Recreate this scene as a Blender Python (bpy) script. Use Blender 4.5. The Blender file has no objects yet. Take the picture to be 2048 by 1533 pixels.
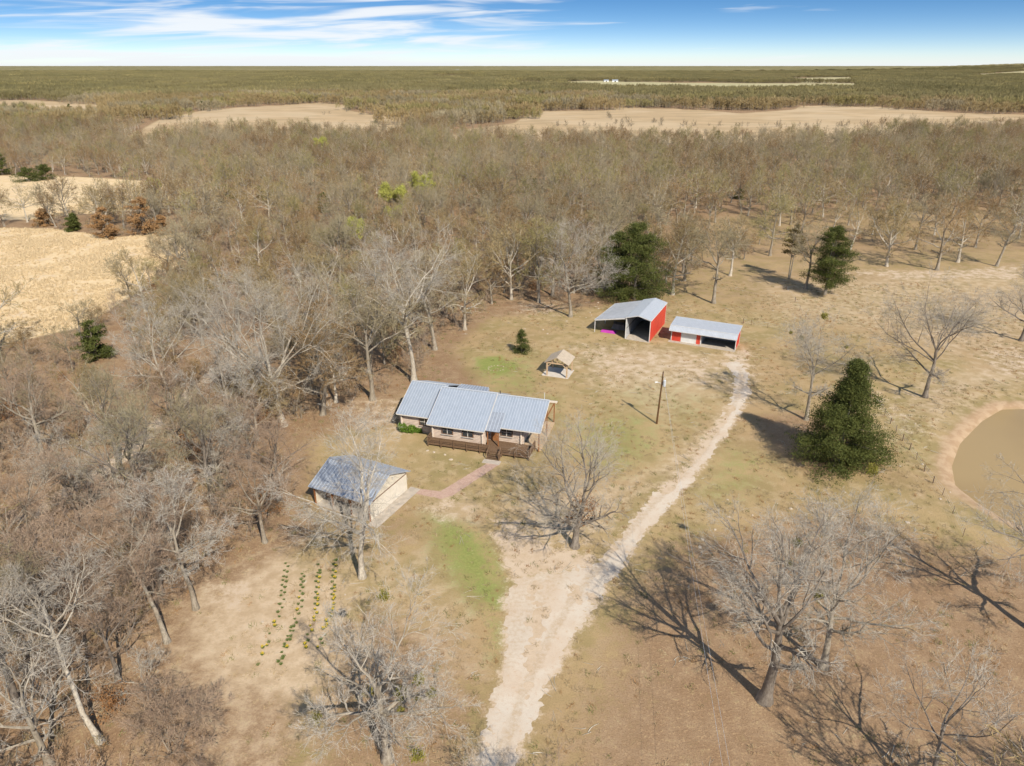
import bpy, math, random
import numpy as np
from mathutils import Vector, Matrix

# ------------------------------------------------------------------ camera, sky, sun, exposure
SC = bpy.context.scene
COL = SC.collection
F_PX, CX, CY, CAM_H, HOR = 1420.0, 1024.0, 766.5, 50.0, 131.0
PITCH = math.atan((CY - HOR) / F_PX)
cam = bpy.data.cameras.new('camera')
cam.sensor_fit = 'HORIZONTAL'
cam.sensor_width = 36.0
cam.lens = 36.0 * F_PX / 2048.0
cam.clip_start = 0.5
cam.clip_end = 120000.0
cam_o = bpy.data.objects.new('camera', cam)
COL.objects.link(cam_o)
cam_o.location = (0, 0, CAM_H)
cam_o.rotation_euler = (math.pi / 2 - PITCH, 0, 0)
SC.camera = cam_o

SUN_EL = math.radians(42.0)
SUN_DIR = Vector((0.46, -0.888, 0)).normalized() * math.cos(SUN_EL) + Vector((0, 0, math.sin(SUN_EL)))
SUN_AZ = math.atan2(SUN_DIR.x, SUN_DIR.y)

W = bpy.data.worlds.new('World')
SC.world = W
W.use_nodes = True
wt = W.node_tree
wt.nodes.clear()

def wn(t, **kw):
    n = wt.nodes.new(t)
    for k, v in kw.items():
        setattr(n, k, v)
    return n

def wmath(op, a, b=None, c=None, clamp=False):
    n = wn('ShaderNodeMath', operation=op, use_clamp=clamp)
    for i, v in enumerate((a, b, c)):
        if v is None:
            continue
        if isinstance(v, (int, float)):
            n.inputs[i].default_value = v
        else:
            wt.links.new(v, n.inputs[i])
    return n.outputs[0]

geo = wn('ShaderNodeTexCoord')
sep = wn('ShaderNodeSeparateXYZ')
wt.links.new(geo.outputs['Generated'], sep.inputs[0])
# clear dry air: the blue starts low above the horizon, so the direction is steepened before the lookup
zz = wmath('MULTIPLY', wmath('MAXIMUM', sep.outputs[2], 0.0), 3.6)
cmb = wn('ShaderNodeCombineXYZ')
wt.links.new(sep.outputs[0], cmb.inputs[0])
wt.links.new(sep.outputs[1], cmb.inputs[1])
wt.links.new(wmath('ADD', zz, 0.02), cmb.inputs[2])
nrm = wn('ShaderNodeVectorMath', operation='NORMALIZE')
wt.links.new(cmb.outputs[0], nrm.inputs[0])
sky = wn('ShaderNodeTexSky', sky_type='NISHITA', sun_disc=False)
sky.sun_elevation = SUN_EL
sky.sun_rotation = SUN_AZ
sky.altitude = 150
sky.air_density = 1.0
sky.dust_density = 0.3
sky.ozone_density = 2.0
wt.links.new(nrm.outputs[0], sky.inputs[0])
hs = wn('ShaderNodeHueSaturation')
hs.inputs['Saturation'].default_value = 1.32
wt.links.new(sky.outputs[0], hs.inputs['Color'])
# thin cirrus streaks, by azimuth and elevation
az = wmath('ARCTAN2', sep.outputs[0], sep.outputs[1])
el = wmath('ARCSINE', sep.outputs[2])
tilt = wmath('ADD', el, wmath('MULTIPLY', az, -0.03))
cv = wn('ShaderNodeCombineXYZ')
wt.links.new(wmath('MULTIPLY', az, 4.6), cv.inputs[0])
wt.links.new(wmath('MULTIPLY', tilt, 62.0), cv.inputs[1])
ns = wn('ShaderNodeTexNoise', noise_dimensions='3D')
ns.inputs['Scale'].default_value = 1.0
ns.inputs['Detail'].default_value = 4.0
ns.inputs['Roughness'].default_value = 0.55
ns.inputs['Distortion'].default_value = 0.5
wt.links.new(cv.outputs[0], ns.inputs['Vector'])
cv2 = wn('ShaderNodeCombineXYZ')
wt.links.new(wmath('MULTIPLY', az, 1.25), cv2.inputs[0])
wt.links.new(wmath('MULTIPLY', el, 6.0), cv2.inputs[1])
cv2.inputs[2].default_value = 3.7
ns2 = wn('ShaderNodeTexNoise', noise_dimensions='3D')
ns2.inputs['Scale'].default_value = 1.0
ns2.inputs['Detail'].default_value = 1.0
wt.links.new(cv2.outputs[0], ns2.inputs['Vector'])
# the cirrus bank lies to the left of the view and thins out to the right
side = wn('ShaderNodeMapRange', interpolation_type='SMOOTHSTEP')
wt.links.new(az, side.inputs['Value'])
side.inputs['From Min'].default_value = 0.42
side.inputs['From Max'].default_value = -0.3
side.inputs['To Min'].default_value = -0.17
side.inputs['To Max'].default_value = 0.07
cf = wmath('ADD', wmath('ADD', ns.outputs[0], side.outputs[0]), wmath('MULTIPLY', wmath('SUBTRACT', ns2.outputs[0], 0.5), 0.35))
cm = wn('ShaderNodeMapRange', interpolation_type='SMOOTHSTEP')
wt.links.new(cf, cm.inputs['Value'])
cm.inputs['From Min'].default_value = 0.46
cm.inputs['From Max'].default_value = 0.68
mixc = wn('ShaderNodeMix', data_type='RGBA')
wt.links.new(wmath('MULTIPLY', cm.outputs[0], 0.9), mixc.inputs[0])
wt.links.new(hs.outputs[0], mixc.inputs[6])
mixc.inputs[7].default_value = (7.0, 7.2, 7.4, 1)
# pale air low over the horizon
hz = wmath('EXPONENT', wmath('MULTIPLY', wmath('MAXIMUM', el, 0.0), -60.0))
mixh = wn('ShaderNodeMix', data_type='RGBA')
wt.links.new(wmath('MULTIPLY', hz, 0.9), mixh.inputs[0])
wt.links.new(mixc.outputs[2], mixh.inputs[6])
mixh.inputs[7].default_value = (6.4, 6.7, 7.0, 1)
bg = wn('ShaderNodeBackground')
bg.inputs['Strength'].default_value = 0.12
wt.links.new(mixh.outputs[2], bg.inputs['Color'])
W.cycles.sampling_method = 'MANUAL'
W.cycles.sample_map_resolution = 256
wo = wn('ShaderNodeOutputWorld')
wt.links.new(bg.outputs[0], wo.inputs[0])

sun = bpy.data.lights.new('sun', 'SUN')
sun.energy = 4.9
sun.angle = math.radians(0.5)
sun.color = (1.0, 0.925, 0.80)
sun_o = bpy.data.objects.new('sun', sun)
COL.objects.link(sun_o)
sun_o.location = (60, -100, 120)
sun_o.rotation_euler = (-SUN_DIR).to_track_quat('-Z', 'Y').to_euler()

SC.view_settings.view_transform = 'Standard'
SC.view_settings.look = 'None'
SC.view_settings.gamma = 1.0
SC.view_settings.use_curve_mapping = False
SC.view_settings.exposure = 0.17
SC.cycles.use_denoising = True
SC.cycles.adaptive_threshold = 0.025
SC.cycles.max_bounces = 4
SC.cycles.diffuse_bounces = 1
SC.cycles.glossy_bounces = 2
SC.cycles.transmission_bounces = 2
SC.cycles.caustics_reflective = False
SC.cycles.caustics_refractive = False

RNG = np.random.default_rng(7)
random.seed(7)

# ------------------------------------------------------------------ survey: photo pixel -> point on the ground plane
def G(x, y, z=0.0):
    u = (x - CX) / F_PX
    v = (y - CY) / F_PX
    d = (u, math.cos(PITCH) - v * math.sin(PITCH), -math.sin(PITCH) - v * math.cos(PITCH))
    t = (z - CAM_H) / d[2]
    return (d[0] * t, d[1] * t)

def proj(x, y, z):
    z = z - CAM_H
    zc = y * math.cos(PITCH) - z * math.sin(PITCH)
    yc = -y * math.sin(PITCH) - z * math.cos(PITCH)
    return CX + F_PX * x / zc, CY + F_PX * yc / zc

def height_for(bx, by, ty):
    x, y = G(bx, by)
    lo, hi = 0.0, 60.0
    for _ in range(30):
        m = (lo + hi) / 2
        if proj(x, y, m)[1] > ty:
            lo = m
        else:
            hi = m
    return lo

# ------------------------------------------------------------------ numpy terrain functions
def sdist(poly, X, Y):
    """signed distance, positive inside"""
    P = np.array(poly, float)
    n = len(P)
    best = np.full(X.shape, 1e18)
    inside = np.zeros(X.shape, bool)
    for i in range(n):
        a = P[i]
        b = P[(i + 1) % n]
        e = b - a
        wx, wy = X - a[0], Y - a[1]
        t = np.clip((wx * e[0] + wy * e[1]) / max(e @ e, 1e-9), 0, 1)
        dx, dy = wx - e[0] * t, wy - e[1] * t
        best = np.minimum(best, dx * dx + dy * dy)
        c = ((a[1] > Y) != (b[1] > Y)) & (X < (b[0] - a[0]) * (Y - a[1]) / (b[1] - a[1] + 1e-12) + a[0])
        inside ^= c
    d = np.sqrt(best)
    return np.where(inside, d, -d)

def band(line, X, Y):
    """distance to a polyline"""
    P = np.array(line, float)
    best = np.full(X.shape, 1e18)
    for a, b in zip(P[:-1], P[1:]):
        e = b - a
        wx, wy = X - a[0], Y - a[1]
        t = np.clip((wx * e[0] + wy * e[1]) / max(e @ e, 1e-9), 0, 1)
        best = np.minimum(best, (wx - e[0] * t) ** 2 + (wy - e[1] * t) ** 2)
    return np.sqrt(best)

def sstep(x, a, b):
    t = np.clip((x - a) / (b - a), 0, 1)
    return t * t * (3 - 2 * t)

_tab = np.random.default_rng(3).random((256, 256))
def vnoise(X, Y):
    xi, yi = np.floor(X).astype(int), np.floor(Y).astype(int)
    fx, fy = X - xi, Y - yi
    fx, fy = fx * fx * (3 - 2 * fx), fy * fy * (3 - 2 * fy)
    a = _tab[xi % 256, yi % 256]
    b = _tab[(xi + 1) % 256, yi % 256]
    c = _tab[xi % 256, (yi + 1) % 256]
    d = _tab[(xi + 1) % 256, (yi + 1) % 256]
    return (a * (1 - fx) + b * fx) * (1 - fy) + (c * (1 - fx) + d * fx) * fy

def fbm(X, Y, o=4):
    s, a, t = 0.0, 0.5, 0.0
    for i in range(o):
        s = s + a * vnoise(X * 2 ** i + 17.3 * i, Y * 2 ** i + 9.1 * i)
        t += a
        a *= 0.5
    return s / t

def W_(pts):
    return [G(*p) for p in pts]

CLEARING = W_([(345, 1800), (335, 1290), (420, 1150), (520, 1090), (580, 1040), (600, 960), (600, 880), (670, 830), (790, 790),
               (870, 730), (900, 690), (960, 640), (1010, 605), (1180, 612), (1330, 590), (1400, 540), (1500, 520), (1560, 500), (1620, 520),
               (1700, 500), (1790, 510), (1900, 510), (2100, 500), (2600, 520), (3600, 1800)])
FIELDS = [W_(p) for p in (
    [(-500, 450), (100, 458), (230, 475), (365, 466), (375, 512), (325, 555), (240, 606), (160, 655), (0, 690), (-500, 745)],
    [(-300, 350), (100, 352), (200, 356), (350, 366), (330, 415), (120, 432), (100, 440), (-300, 440)],
    [(225, 292), (330, 238), (420, 220), (560, 214), (640, 208), (690, 212), (695, 222), (800, 234), (815, 272), (700, 276), (640, 272), (500, 270), (400, 274), (330, 286)],
    [(880, 282), (930, 258), (1030, 245), (1060, 222), (1220, 222), (1230, 216), (1400, 222), (1480, 230), (1590, 223), (1600, 214), (1750, 217), (1900, 232), (2200, 240), (2200, 262), (1900, 268), (1820, 268), (1700, 284), (1400, 286), (1100, 284)],
    [(-60, 205), (60, 203), (230, 213), (235, 228), (150, 236), (-60, 234)],
)]
PASTURE = [W_(p) for p in (
    [(1120, 163.5), (1230, 163), (1250, 166), (1720, 168), (1720, 182), (1430, 183), (1240, 179), (1120, 174)],
    [(1560, 157), (1710, 156), (1710, 165), (1600, 167)],
    [(1910, 150.5), (2000, 148), (2100, 146), (2100, 150), (1960, 154)],
    [(860, 151), (960, 150.5), (960, 156), (860, 156.5)],
    [(1020, 164), (1100, 164), (1100, 173), (1020, 173)],
)]
POND = W_([(2140, 815), (2048, 811), (2000, 812), (1960, 835), (1915, 880), (1898, 925), (1905, 965), (1950, 1000), (2000, 1030), (2048, 1052), (2200, 1090), (2500, 1000), (2500, 860)])
DRIVE = W_([(920, 1620), (950, 1533), (985, 1420), (1008, 1330), (1014, 1250), (1012, 1215), (1018, 1180), (1045, 1158), (1090, 1150),
            (1150, 1140), (1196, 1124), (1222, 1098), (1275, 1034), (1308, 990), (1366, 938), (1408, 884), (1446, 834), (1468, 792), (1474, 756), (1452, 728), (1475, 720),
            (1492, 738), (1498, 785), (1478, 830), (1426, 905), (1364, 986), (1292, 1062), (1234, 1146), (1194, 1208), (1146, 1280), (1080, 1400), (1024, 1533), (996, 1620)])
TRACK_MID = W_([(1330, 985), (1395, 905), (1440, 850), (1465, 815)])
TRAIL = W_([(470, 715), (440, 738), (385, 780), (350, 815), (290, 880), (220, 935), (150, 975), (60, 1030)])

def terrain(X, Y):
    R = np.hypot(X, Y)
    z = 58.0 * np.exp(-(((X - 4700) / 1500) ** 2 + ((Y - 6300) / 1100) ** 2))
    und = (fbm(X / 420.0 + 5, Y / 420.0 + 2, 3) - 0.5) * 9.0
    z = z + und * sstep(R, 260, 900)
    sd = sdist(POND, X, Y)
    z = z - 1.3 * sstep(sd, -1.2, 2.8) + 0.16 * np.exp(-((sd + 5.5) / 2.0) ** 2)
    return z

def zone_masks(X, Y):
    """surface cover: what grows or lies on each spot"""
    R = np.hypot(X, Y)
    near = R < 900
    clear = sdist(CLEARING, X, Y)
    forest = sstep(-clear, -6, 3)
    gold = np.zeros_like(X)
    hay = np.zeros_like(X)
    for i, f in enumerate(FIELDS):
        w = 2.5 if i < 2 else 6.0
        if i < 2:
            gold = np.maximum(gold, sstep(sdist(f, X, Y), -w, w))
        else:
            hay = np.maximum(hay, sstep(sdist(f, X, Y), -w, w))
    past = np.zeros_like(X)
    for f in PASTURE:
        past = np.maximum(past, sstep(sdist(f, X, Y), -15, 15))
    litter = forest.copy()
    for poly, w, a in (
        ([(-300, 1700), (600, 1700), (600, 1400), (560, 1300), (560, 1120), (640, 1070), (610, 1000), (560, 900), (700, 860), (790, 850), (815, 780), (990, 792), (940, 745), (900, 690), (960, 640), (1180, 615), (1330, 590), (1340, 540), (-300, 540)], 5, 1.0),
        ([(600, 1700), (600, 1300), (760, 1200), (930, 1260), (980, 1400), (930, 1700)], 6, 0.75),
        ([(1060, 1700), (1240, 1190), (1330, 1085), (1480, 1050), (1700, 1020), (1900, 1090), (2400, 1110), (2400, 1700)], 7, 0.85),
        ([(1330, 600), (1500, 610), (1700, 570), (2400, 555), (2400, 480), (1330, 500)], 9, 0.8),
        ([(1500, 830), (1620, 820), (1720, 930), (1640, 960), (1540, 900)], 3, 0.8),
        ([(620, 1000), (830, 985), (1000, 1010), (1000, 1060), (820, 1120), (640, 1150)], 4, 0.45),
    ):
        litter = np.maximum(litter, a * sstep(sdist(W_(poly), X, Y), -w, w))
    green = np.zeros_like(X)
    for poly, w, a in (
        ([(955, 715), (1000, 712), (1045, 735), (1000, 752), (955, 740)], 2.0, 1.0),
        ([(940, 725), (1060, 705), (1090, 780), (985, 790), (950, 760)], 4.0, 0.45),
        ([(985, 770), (1060, 775), (1130, 800), (1120, 840), (1105, 800)], 2.0, 0.5),
        ([(850, 1025), (930, 1045), (1000, 1120), (1012, 1210), (985, 1235), (930, 1180), (880, 1110)], 3.5, 0.85),
        ([(1120, 840), (1300, 820), (1340, 900), (1230, 960), (1120, 920)], 5.0, 0.42),
        ([(1330, 700), (1440, 800), (1380, 880), (1300, 830), (1180, 800)], 6.0, 0.28),
        ([(1440, 880), (1560, 920), (1500, 1000), (1400, 1000)], 4.0, 0.38),
        ([(1750, 800), (1860, 850), (1850, 920), (1780, 900)], 4.0, 0.3),
        ([(1480, 600), (1700, 600), (1760, 720), (1560, 720)], 8.0, 0.12),
        ([(1020, 1180), (1030, 1300), (985, 1330), (960, 1250)], 2.5, 0.5),
    ):
        green = np.maximum(green, a * sstep(sdist(W_(poly), X, Y), -w, w))
    sand = 0.9 * sstep(sdist(DRIVE, X, Y), -1.6, 1.2)
    sand = np.maximum(sand, 0.85 * sstep(-band(TRAIL, X, Y), -2.2, -0.4))
    for poly, w, a in (
        ([(430, 1160), (510, 1160), (520, 1200), (480, 1240), (420, 1210)], 2.5, 0.55),
        ([(470, 1180), (640, 1180), (600, 1320), (430, 1300), (380, 1240)], 6.0, 0.32),
        ([(985, 1062), (1045, 1060), (1110, 1095), (1190, 1112), (1180, 1140), (1020, 1160), (1000, 1110)], 1.4, 0.95),
        ([(975, 1030), (1030, 1030), (1060, 1080), (1000, 1100)], 1.8, 0.6),
        ([(990, 1040), (1110, 1000), (1200, 1060), (1180, 1110), (1060, 1100)], 3.0, 0.42),
        ([(820, 1000), (930, 990), (960, 1050), (860, 1050)], 2.5, 0.42),
        ([(700, 800), (830, 800), (800, 880), (680, 850)], 4.0, 0.35),
        ([(1330, 920), (1450, 830), (1470, 850), (1350, 960)], 3.0, 0.35),
        ([(1440, 700), (1510, 700), (1510, 760), (1470, 770)], 3.0, 0.6),
        ([(1150, 690), (1320, 700), (1480, 720), (1430, 780), (1200, 770)], 6.0, 0.42),
        ([(1640, 540), (1900, 540), (2048, 530), (2048, 560), (1800, 560)], 4.0, 0.55),
        ([(1020, 610), (1110, 605), (1110, 625), (1040, 625)], 3.0, 0.5),
        ([(1700, 780), (1800, 790), (1880, 870), (1820, 890), (1740, 830)], 5.0, 0.4),
        ([(1960, 690), (2100, 700), (2100, 760), (1980, 750)], 5.0, 0.5),
        ([(310, 478), (350, 475), (370, 500), (330, 505)], 2.0, 0.9),
    ):
        sand = np.maximum(sand, a * sstep(sdist(W_(poly), X, Y), -w, w))
    pale = np.zeros_like(X)
    for poly, w, a in (
        ([(400, 1190), (560, 1110), (700, 1160), (720, 1300), (600, 1420), (440, 1400), (350, 1300)], 6.0, 0.95),
        ([(350, 1400), (620, 1400), (600, 1600), (400, 1600)], 6.0, 0.5),
        ([(680, 1130), (860, 1080), (940, 1200), (980, 1330), (900, 1420), (720, 1230)], 6.0, 0.45),
        ([(990, 1000), (1100, 980), (1250, 960), (1330, 930), (1200, 1090), (1060, 1090)], 4.0, 0.65),
        ([(1120, 690), (1320, 690), (1480, 720), (1440, 800), (1330, 840), (1200, 780)], 7.0, 0.6),
        ([(1300, 940), (1460, 800), (1490, 800), (1340, 1000)], 3.0, 0.6),
        ([(1500, 560), (2100, 530), (2100, 720), (1900, 720), (1700, 660), (1540, 640)], 10.0, 0.5),
        ([(1780, 780), (1960, 720), (2100, 760), (1960, 800), (1880, 880)], 6.0, 0.55),
        ([(820, 985), (960, 990), (980, 1060), (850, 1060)], 3.0, 0.6),
        ([(690, 800), (820, 790), (800, 900), (690, 900)], 4.0, 0.5),
        ([(1020, 600), (1150, 600), (1150, 640), (1020, 640)], 5.0, 0.35),
    ):
        pale = np.maximum(pale, a * sstep(sdist(W_(poly), X, Y), -w, w))
    sdp = sdist(POND, X, Y)
    bank = 0.85 * np.exp(-((sdp + 0.4) / 1.7) ** 2)
    bank = np.maximum(bank, 0.36 * sstep(sdist(W_([(1780, 1000), (1870, 900), (1960, 800), (2200, 740), (2200, 1100), (1950, 1040)]), X, Y), -6, 6))
    forest = np.where(clear < 0, forest, forest) * (1 - gold) * (1 - past)
    litter = litter * (1 - 0.5 * sstep(sdist(W_([(1330, 615), (1330, 440), (1500, 420), (2700, 400), (2700, 590), (1700, 600)]), X, Y), -14, 14))
    litter = litter * (1 - gold) * (1 - past) * (1 - hay)
    return litter, green, gold, sand, bank, past, hay, pale

# ------------------------------------------------------------------ mesh helpers
def np_mesh(name, V, faces, mats=(), midx=None, smooth=False):
    """faces: list of (m,k) int arrays"""
    me = bpy.data.meshes.new(name)
    V = np.asarray(V, np.float32)
    faces = [np.asarray(f, np.int32) for f in faces if len(f)]
    nl = sum(f.size for f in faces)
    npoly = sum(len(f) for f in faces)
    me.vertices.add(len(V))
    me.vertices.foreach_set('co', V.ravel())
    me.loops.add(nl)
    me.polygons.add(npoly)
    me.loops.foreach_set('vertex_index', np.concatenate([f.ravel() for f in faces]))
    st = np.concatenate([np.full(len(f), f.shape[1], np.int32) for f in faces])
    ls = np.concatenate([[0], np.cumsum(st)[:-1]]).astype(np.int32)
    me.polygons.foreach_set('loop_start', ls)
    for m in mats:
        me.materials.append(m)
    if midx is not None:
        me.polygons.foreach_set('material_index', np.asarray(midx, np.int32))
    me.polygons.foreach_set('use_smooth', np.full(npoly, bool(smooth)))
    me.update(calc_edges=True)
    return me

class MB:
    """collects boxes, tubes and polygons; build() links them as one mesh object"""
    def __init__(self):
        self.v, self.f, self.m = [], [], []
    def poly(self, pts, m=0):
        b = len(self.v)
        self.v += [tuple(p) for p in pts]
        self.f.append(tuple(range(b, b + len(pts))))
        self.m.append(m)
        return self
    def hexa(self, p, m=0):
        """p: 8 points, bottom ring 0-3 counter-clockwise, top ring 4-7"""
        b = len(self.v)
        self.v += [tuple(q) for q in p]
        for f in ((3, 2, 1, 0), (4, 5, 6, 7), (0, 1, 5, 4), (1, 2, 6, 5), (2, 3, 7, 6), (3, 0, 4, 7)):
            self.f.append(tuple(b + i for i in f))
            self.m.append(m)
        return self
    def box(self, x0, x1, y0, y1, z0, z1, m=0):
        return self.hexa([(x0, y0, z0), (x1, y0, z0), (x1, y1, z0), (x0, y1, z0), (x0, y0, z1), (x1, y0, z1), (x1, y1, z1), (x0, y1, z1)], m)
    def slab(self, quad, t, m=0):
        """a plate: quad = its top face (4 points), t = thickness downwards"""
        q = [Vector(p) for p in quad]
        n = (q[1] - q[0]).cross(q[3] - q[0]).normalized()
        if n.z < 0:
            q = [q[0], q[3], q[2], q[1]]
            n = -n
        return self.hexa([tuple(p - n * t) for p in q] + [tuple(p) for p in q], m)
    def beam(self, a, b, w, h, m=0, up=(0, 0, 1)):
        a, b = Vector(a), Vector(b)
        d = (b - a).normalized()
        s = d.cross(Vector(up))
        if s.length < 1e-4:
            s = Vector((1, 0, 0))
        s = s.normalized() * w / 2
        u = s.cross(d).normalized() * h / 2
        return self.hexa([a - s - u, b - s - u, b + s - u, a + s - u, a - s + u, b - s + u, b + s + u, a + s + u], m)
    def tube(self, a, b, r0, r1=None, n=8, m=0, cap=None):
        r1 = r0 if r1 is None else r1
        a, b = Vector(a), Vector(b)
        d = (b - a).normalized()
        s = d.cross(Vector((0, 0, 1)))
        if s.length < 1e-3:
            s = Vector((1, 0, 0))
        s.normalize()
        u = d.cross(s)
        k = len(self.v)
        for c, r in ((a, r0), (b, r1)):
            for i in range(n):
                t = 2 * math.pi * i / n
                self.v.append(tuple(c + s * (math.cos(t) * r) + u * (math.sin(t) * r)))
        for i in range(n):
            j = (i + 1) % n
            self.f.append((k + i, k + j, k + n + j, k + n + i))
            self.m.append(m)
        cap = m if cap is None else cap
        self.f.append(tuple(k + i for i in reversed(range(n))))
        self.m.append(cap)
        self.f.append(tuple(k + n + i for i in range(n)))
        self.m.append(cap)
        return self
    def mesh(self, name, *mats):
        me = bpy.data.meshes.new(name)
        me.from_pydata(self.v, [], self.f)
        for m in mats:
            me.materials.append(m)
        me.polygons.foreach_set('material_index', self.m)
        me.update()
        return me
    def build(self, name, mats, parent=None):
        mats = mats if isinstance(mats, (list, tuple)) else [mats]
        return obj(name, self.mesh(name, *mats), parent)

def obj(name, data, parent=None, loc=None, rotz=None, scale=None):
    o = bpy.data.objects.new(name, data)
    COL.objects.link(o)
    if parent is not None:
        o.parent = parent
    if loc is not None:
        o.location = loc
    if rotz is not None:
        o.rotation_euler = (0, 0, rotz)
    if scale is not None:
        o.scale = scale if hasattr(scale, '__len__') else (scale, scale, scale)
    return o

def tag(o, label, cat, group=None, kind=None):
    o['label'] = label
    o['category'] = cat
    if group:
        o['group'] = group
    if kind:
        o['kind'] = kind
    return o

def thing(name, label, cat, loc=(0, 0, 0), rotz=0.0, group=None):
    o = obj(name, None, None, loc, rotz)
    o.empty_display_size = 0.5
    return tag(o, label, cat, group)

def structure(name, me):
    o = obj(name, me)
    o['kind'] = 'structure'
    return o

# ------------------------------------------------------------------ material helpers
class NT:
    def __init__(self, name):
        self.mat = bpy.data.materials.new(name)
        self.mat.use_nodes = True
        self.t = self.mat.node_tree
        self.t.nodes.clear()
        self.out = self.t.nodes.new('ShaderNodeOutputMaterial')
        self.b = self.t.nodes.new('ShaderNodeBsdfPrincipled')
        self.t.links.new(self.b.outputs[0], self.out.inputs[0])
        self.pos = None
    def n(self, typ, **kw):
        n = self.t.nodes.new(typ)
        for k, v in kw.items():
            setattr(n, k, v)
        return n
    def set(self, sock, v):
        if isinstance(v, (int, float)):
            sock.default_value = v
        elif isinstance(v, (tuple, list)):
            sock.default_value = (*v, 1.0) if len(v) == 3 and len(sock.default_value) == 4 else v
        else:
            self.t.links.new(v, sock)
    def math(self, op, a, b=None, c=None, clamp=False):
        n = self.n('ShaderNodeMath', operation=op, use_clamp=clamp)
        for i, v in enumerate((a, b, c)):
            if v is not None:
                self.set(n.inputs[i], v)
        return n.outputs[0]
    def world(self):
        if self.pos is None:
            self.pos = self.n('ShaderNodeNewGeometry').outputs['Position']
        return self.pos
    def objco(self):
        return self.n('ShaderNodeTexCoord').outputs['Object']
    def noise(self, scale, vec=None, detail=4.0, rough=0.55, dist=0.0):
        n = self.n('ShaderNodeTexNoise')
        n.inputs['Scale'].default_value = scale
        n.inputs['Detail'].default_value = detail
        n.inputs['Roughness'].default_value = rough
        n.inputs['Distortion'].default_value = dist
        self.t.links.new(vec if vec is not None else self.world(), n.inputs['Vector'])
        return n.outputs[0]
    def scaled(self, vec, s):
        n = self.n('ShaderNodeVectorMath', operation='MULTIPLY')
        self.t.links.new(vec, n.inputs[0])
        n.inputs[1].default_value = s
        return n.outputs[0]
    def mix(self, f, a, b, blend='MIX'):
        n = self.n('ShaderNodeMix', data_type='RGBA', blend_type=blend)
        self.set(n.inputs[0], f)
        self.set(n.inputs[6], a)
        self.set(n.inputs[7], b)
        return n.outputs[2]
    def ramp(self, v, a, b, smooth=True):
        n = self.n('ShaderNodeMapRange', interpolation_type='SMOOTHSTEP' if smooth else 'LINEAR')
        self.set(n.inputs['Value'], v)
        n.inputs['From Min'].default_value = a
        n.inputs['From Max'].default_value = b
        return n.outputs[0]
    def bump(self, h, strength=0.3, dist=0.05):
        n = self.n('ShaderNodeBump')
        n.inputs['Strength'].default_value = strength
        n.inputs['Distance'].default_value = dist
        self.t.links.new(h, n.inputs['Height'])
        self.t.links.new(n.outputs[0], self.b.inputs['Normal'])
    def rand(self):
        return self.n('ShaderNodeObjectInfo').outputs['Random']
    def done(self, col, rough=0.8, metal=0.0, spec=0.3):
        self.set(self.b.inputs['Base Color'], col)
        self.set(self.b.inputs['Roughness'], rough)
        self.b.inputs['Metallic'].default_value = metal
        self.b.inputs['Specular IOR Level'].default_value = spec
        return self.mat

def simple(name, c1, c2, scale=4.0, rough=0.8, metal=0.0, spec=0.3, bump=0.0, stretch=None, rnd=0.0, detail=4.0):
    m = NT(name)
    v = m.objco()
    if stretch:
        v = m.scaled(v, stretch)
    nz = m.noise(scale, v, detail)
    f = m.ramp(nz, 0.3, 0.7)
    col = m.mix(f, c1, c2)
    if rnd:
        r = m.rand()
        col = m.mix(m.math('MULTIPLY', r, rnd), col, (c1[0] * 0.45, c1[1] * 0.42, c1[2] * 0.4))
    if bump:
        m.bump(nz, bump, 0.05)
    return m.done(col, rough, metal, spec)

M = {}
M['galv'] = simple('galvanised_roof', (0.40, 0.45, 0.52), (0.35, 0.40, 0.47), 1.2, 0.45, 0.25, 0.4)
M['seam'] = simple('roof_seam_metal', (0.53, 0.57, 0.63), (0.47, 0.52, 0.58), 2.0, 0.45, 0.2, 0.4)
M['galv_light'] = simple('bright_galvanised_roof', (0.60, 0.62, 0.65), (0.52, 0.54, 0.57), 1.2, 0.45, 0.2, 0.4)
M['galv2'] = simple('aged_galvanised_roof', (0.38, 0.41, 0.46), (0.31, 0.34, 0.39), 2.2, 0.42, 0.3, 0.4, stretch=(1, 1, 1))
M['trim'] = simple('white_trim', (0.78, 0.77, 0.74), (0.68, 0.66, 0.62), 2.0, 0.5)
M['red'] = simple('red_metal_siding', (0.70, 0.085, 0.05), (0.56, 0.06, 0.038), 1.1, 0.5, stretch=(2.5, 2.5, 0.5))
M['inner'] = simple('bare_metal_liner', (0.62, 0.63, 0.64), (0.5, 0.51, 0.53), 2.0, 0.5, 0.2)
M['concrete'] = simple('concrete', (0.55, 0.47, 0.38), (0.42, 0.36, 0.29), 1.5, 0.9)
M['log'] = simple('weathered_log', (0.70, 0.58, 0.48), (0.56, 0.43, 0.34), 3.0, 0.8, stretch=(0.5, 4, 4), rnd=0.2)
M['logend'] = simple('log_end', (0.82, 0.72, 0.60), (0.70, 0.58, 0.46), 5.0, 0.8)
M['gable'] = simple('orange_stained_boards', (0.62, 0.27, 0.07), (0.42, 0.17, 0.05), 3.0, 0.7, stretch=(4, 4, 0.6))
M['brownwood'] = simple('stained_porch_wood', (0.36, 0.16, 0.06), (0.25, 0.10, 0.04), 4.0, 0.75)
M['deck'] = simple('deck_wood', (0.23, 0.145, 0.085), (0.14, 0.085, 0.05), 2.5, 0.8, stretch=(3, 3, 3), rnd=0.3)
M['window'] = simple('window_frame', (0.22, 0.13, 0.08), (0.16, 0.09, 0.06), 3.0, 0.6)
M['glass'] = simple('window_glass', (0.03, 0.035, 0.04), (0.05, 0.055, 0.06), 1.0, 0.08, 0.0, 0.6)
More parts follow.
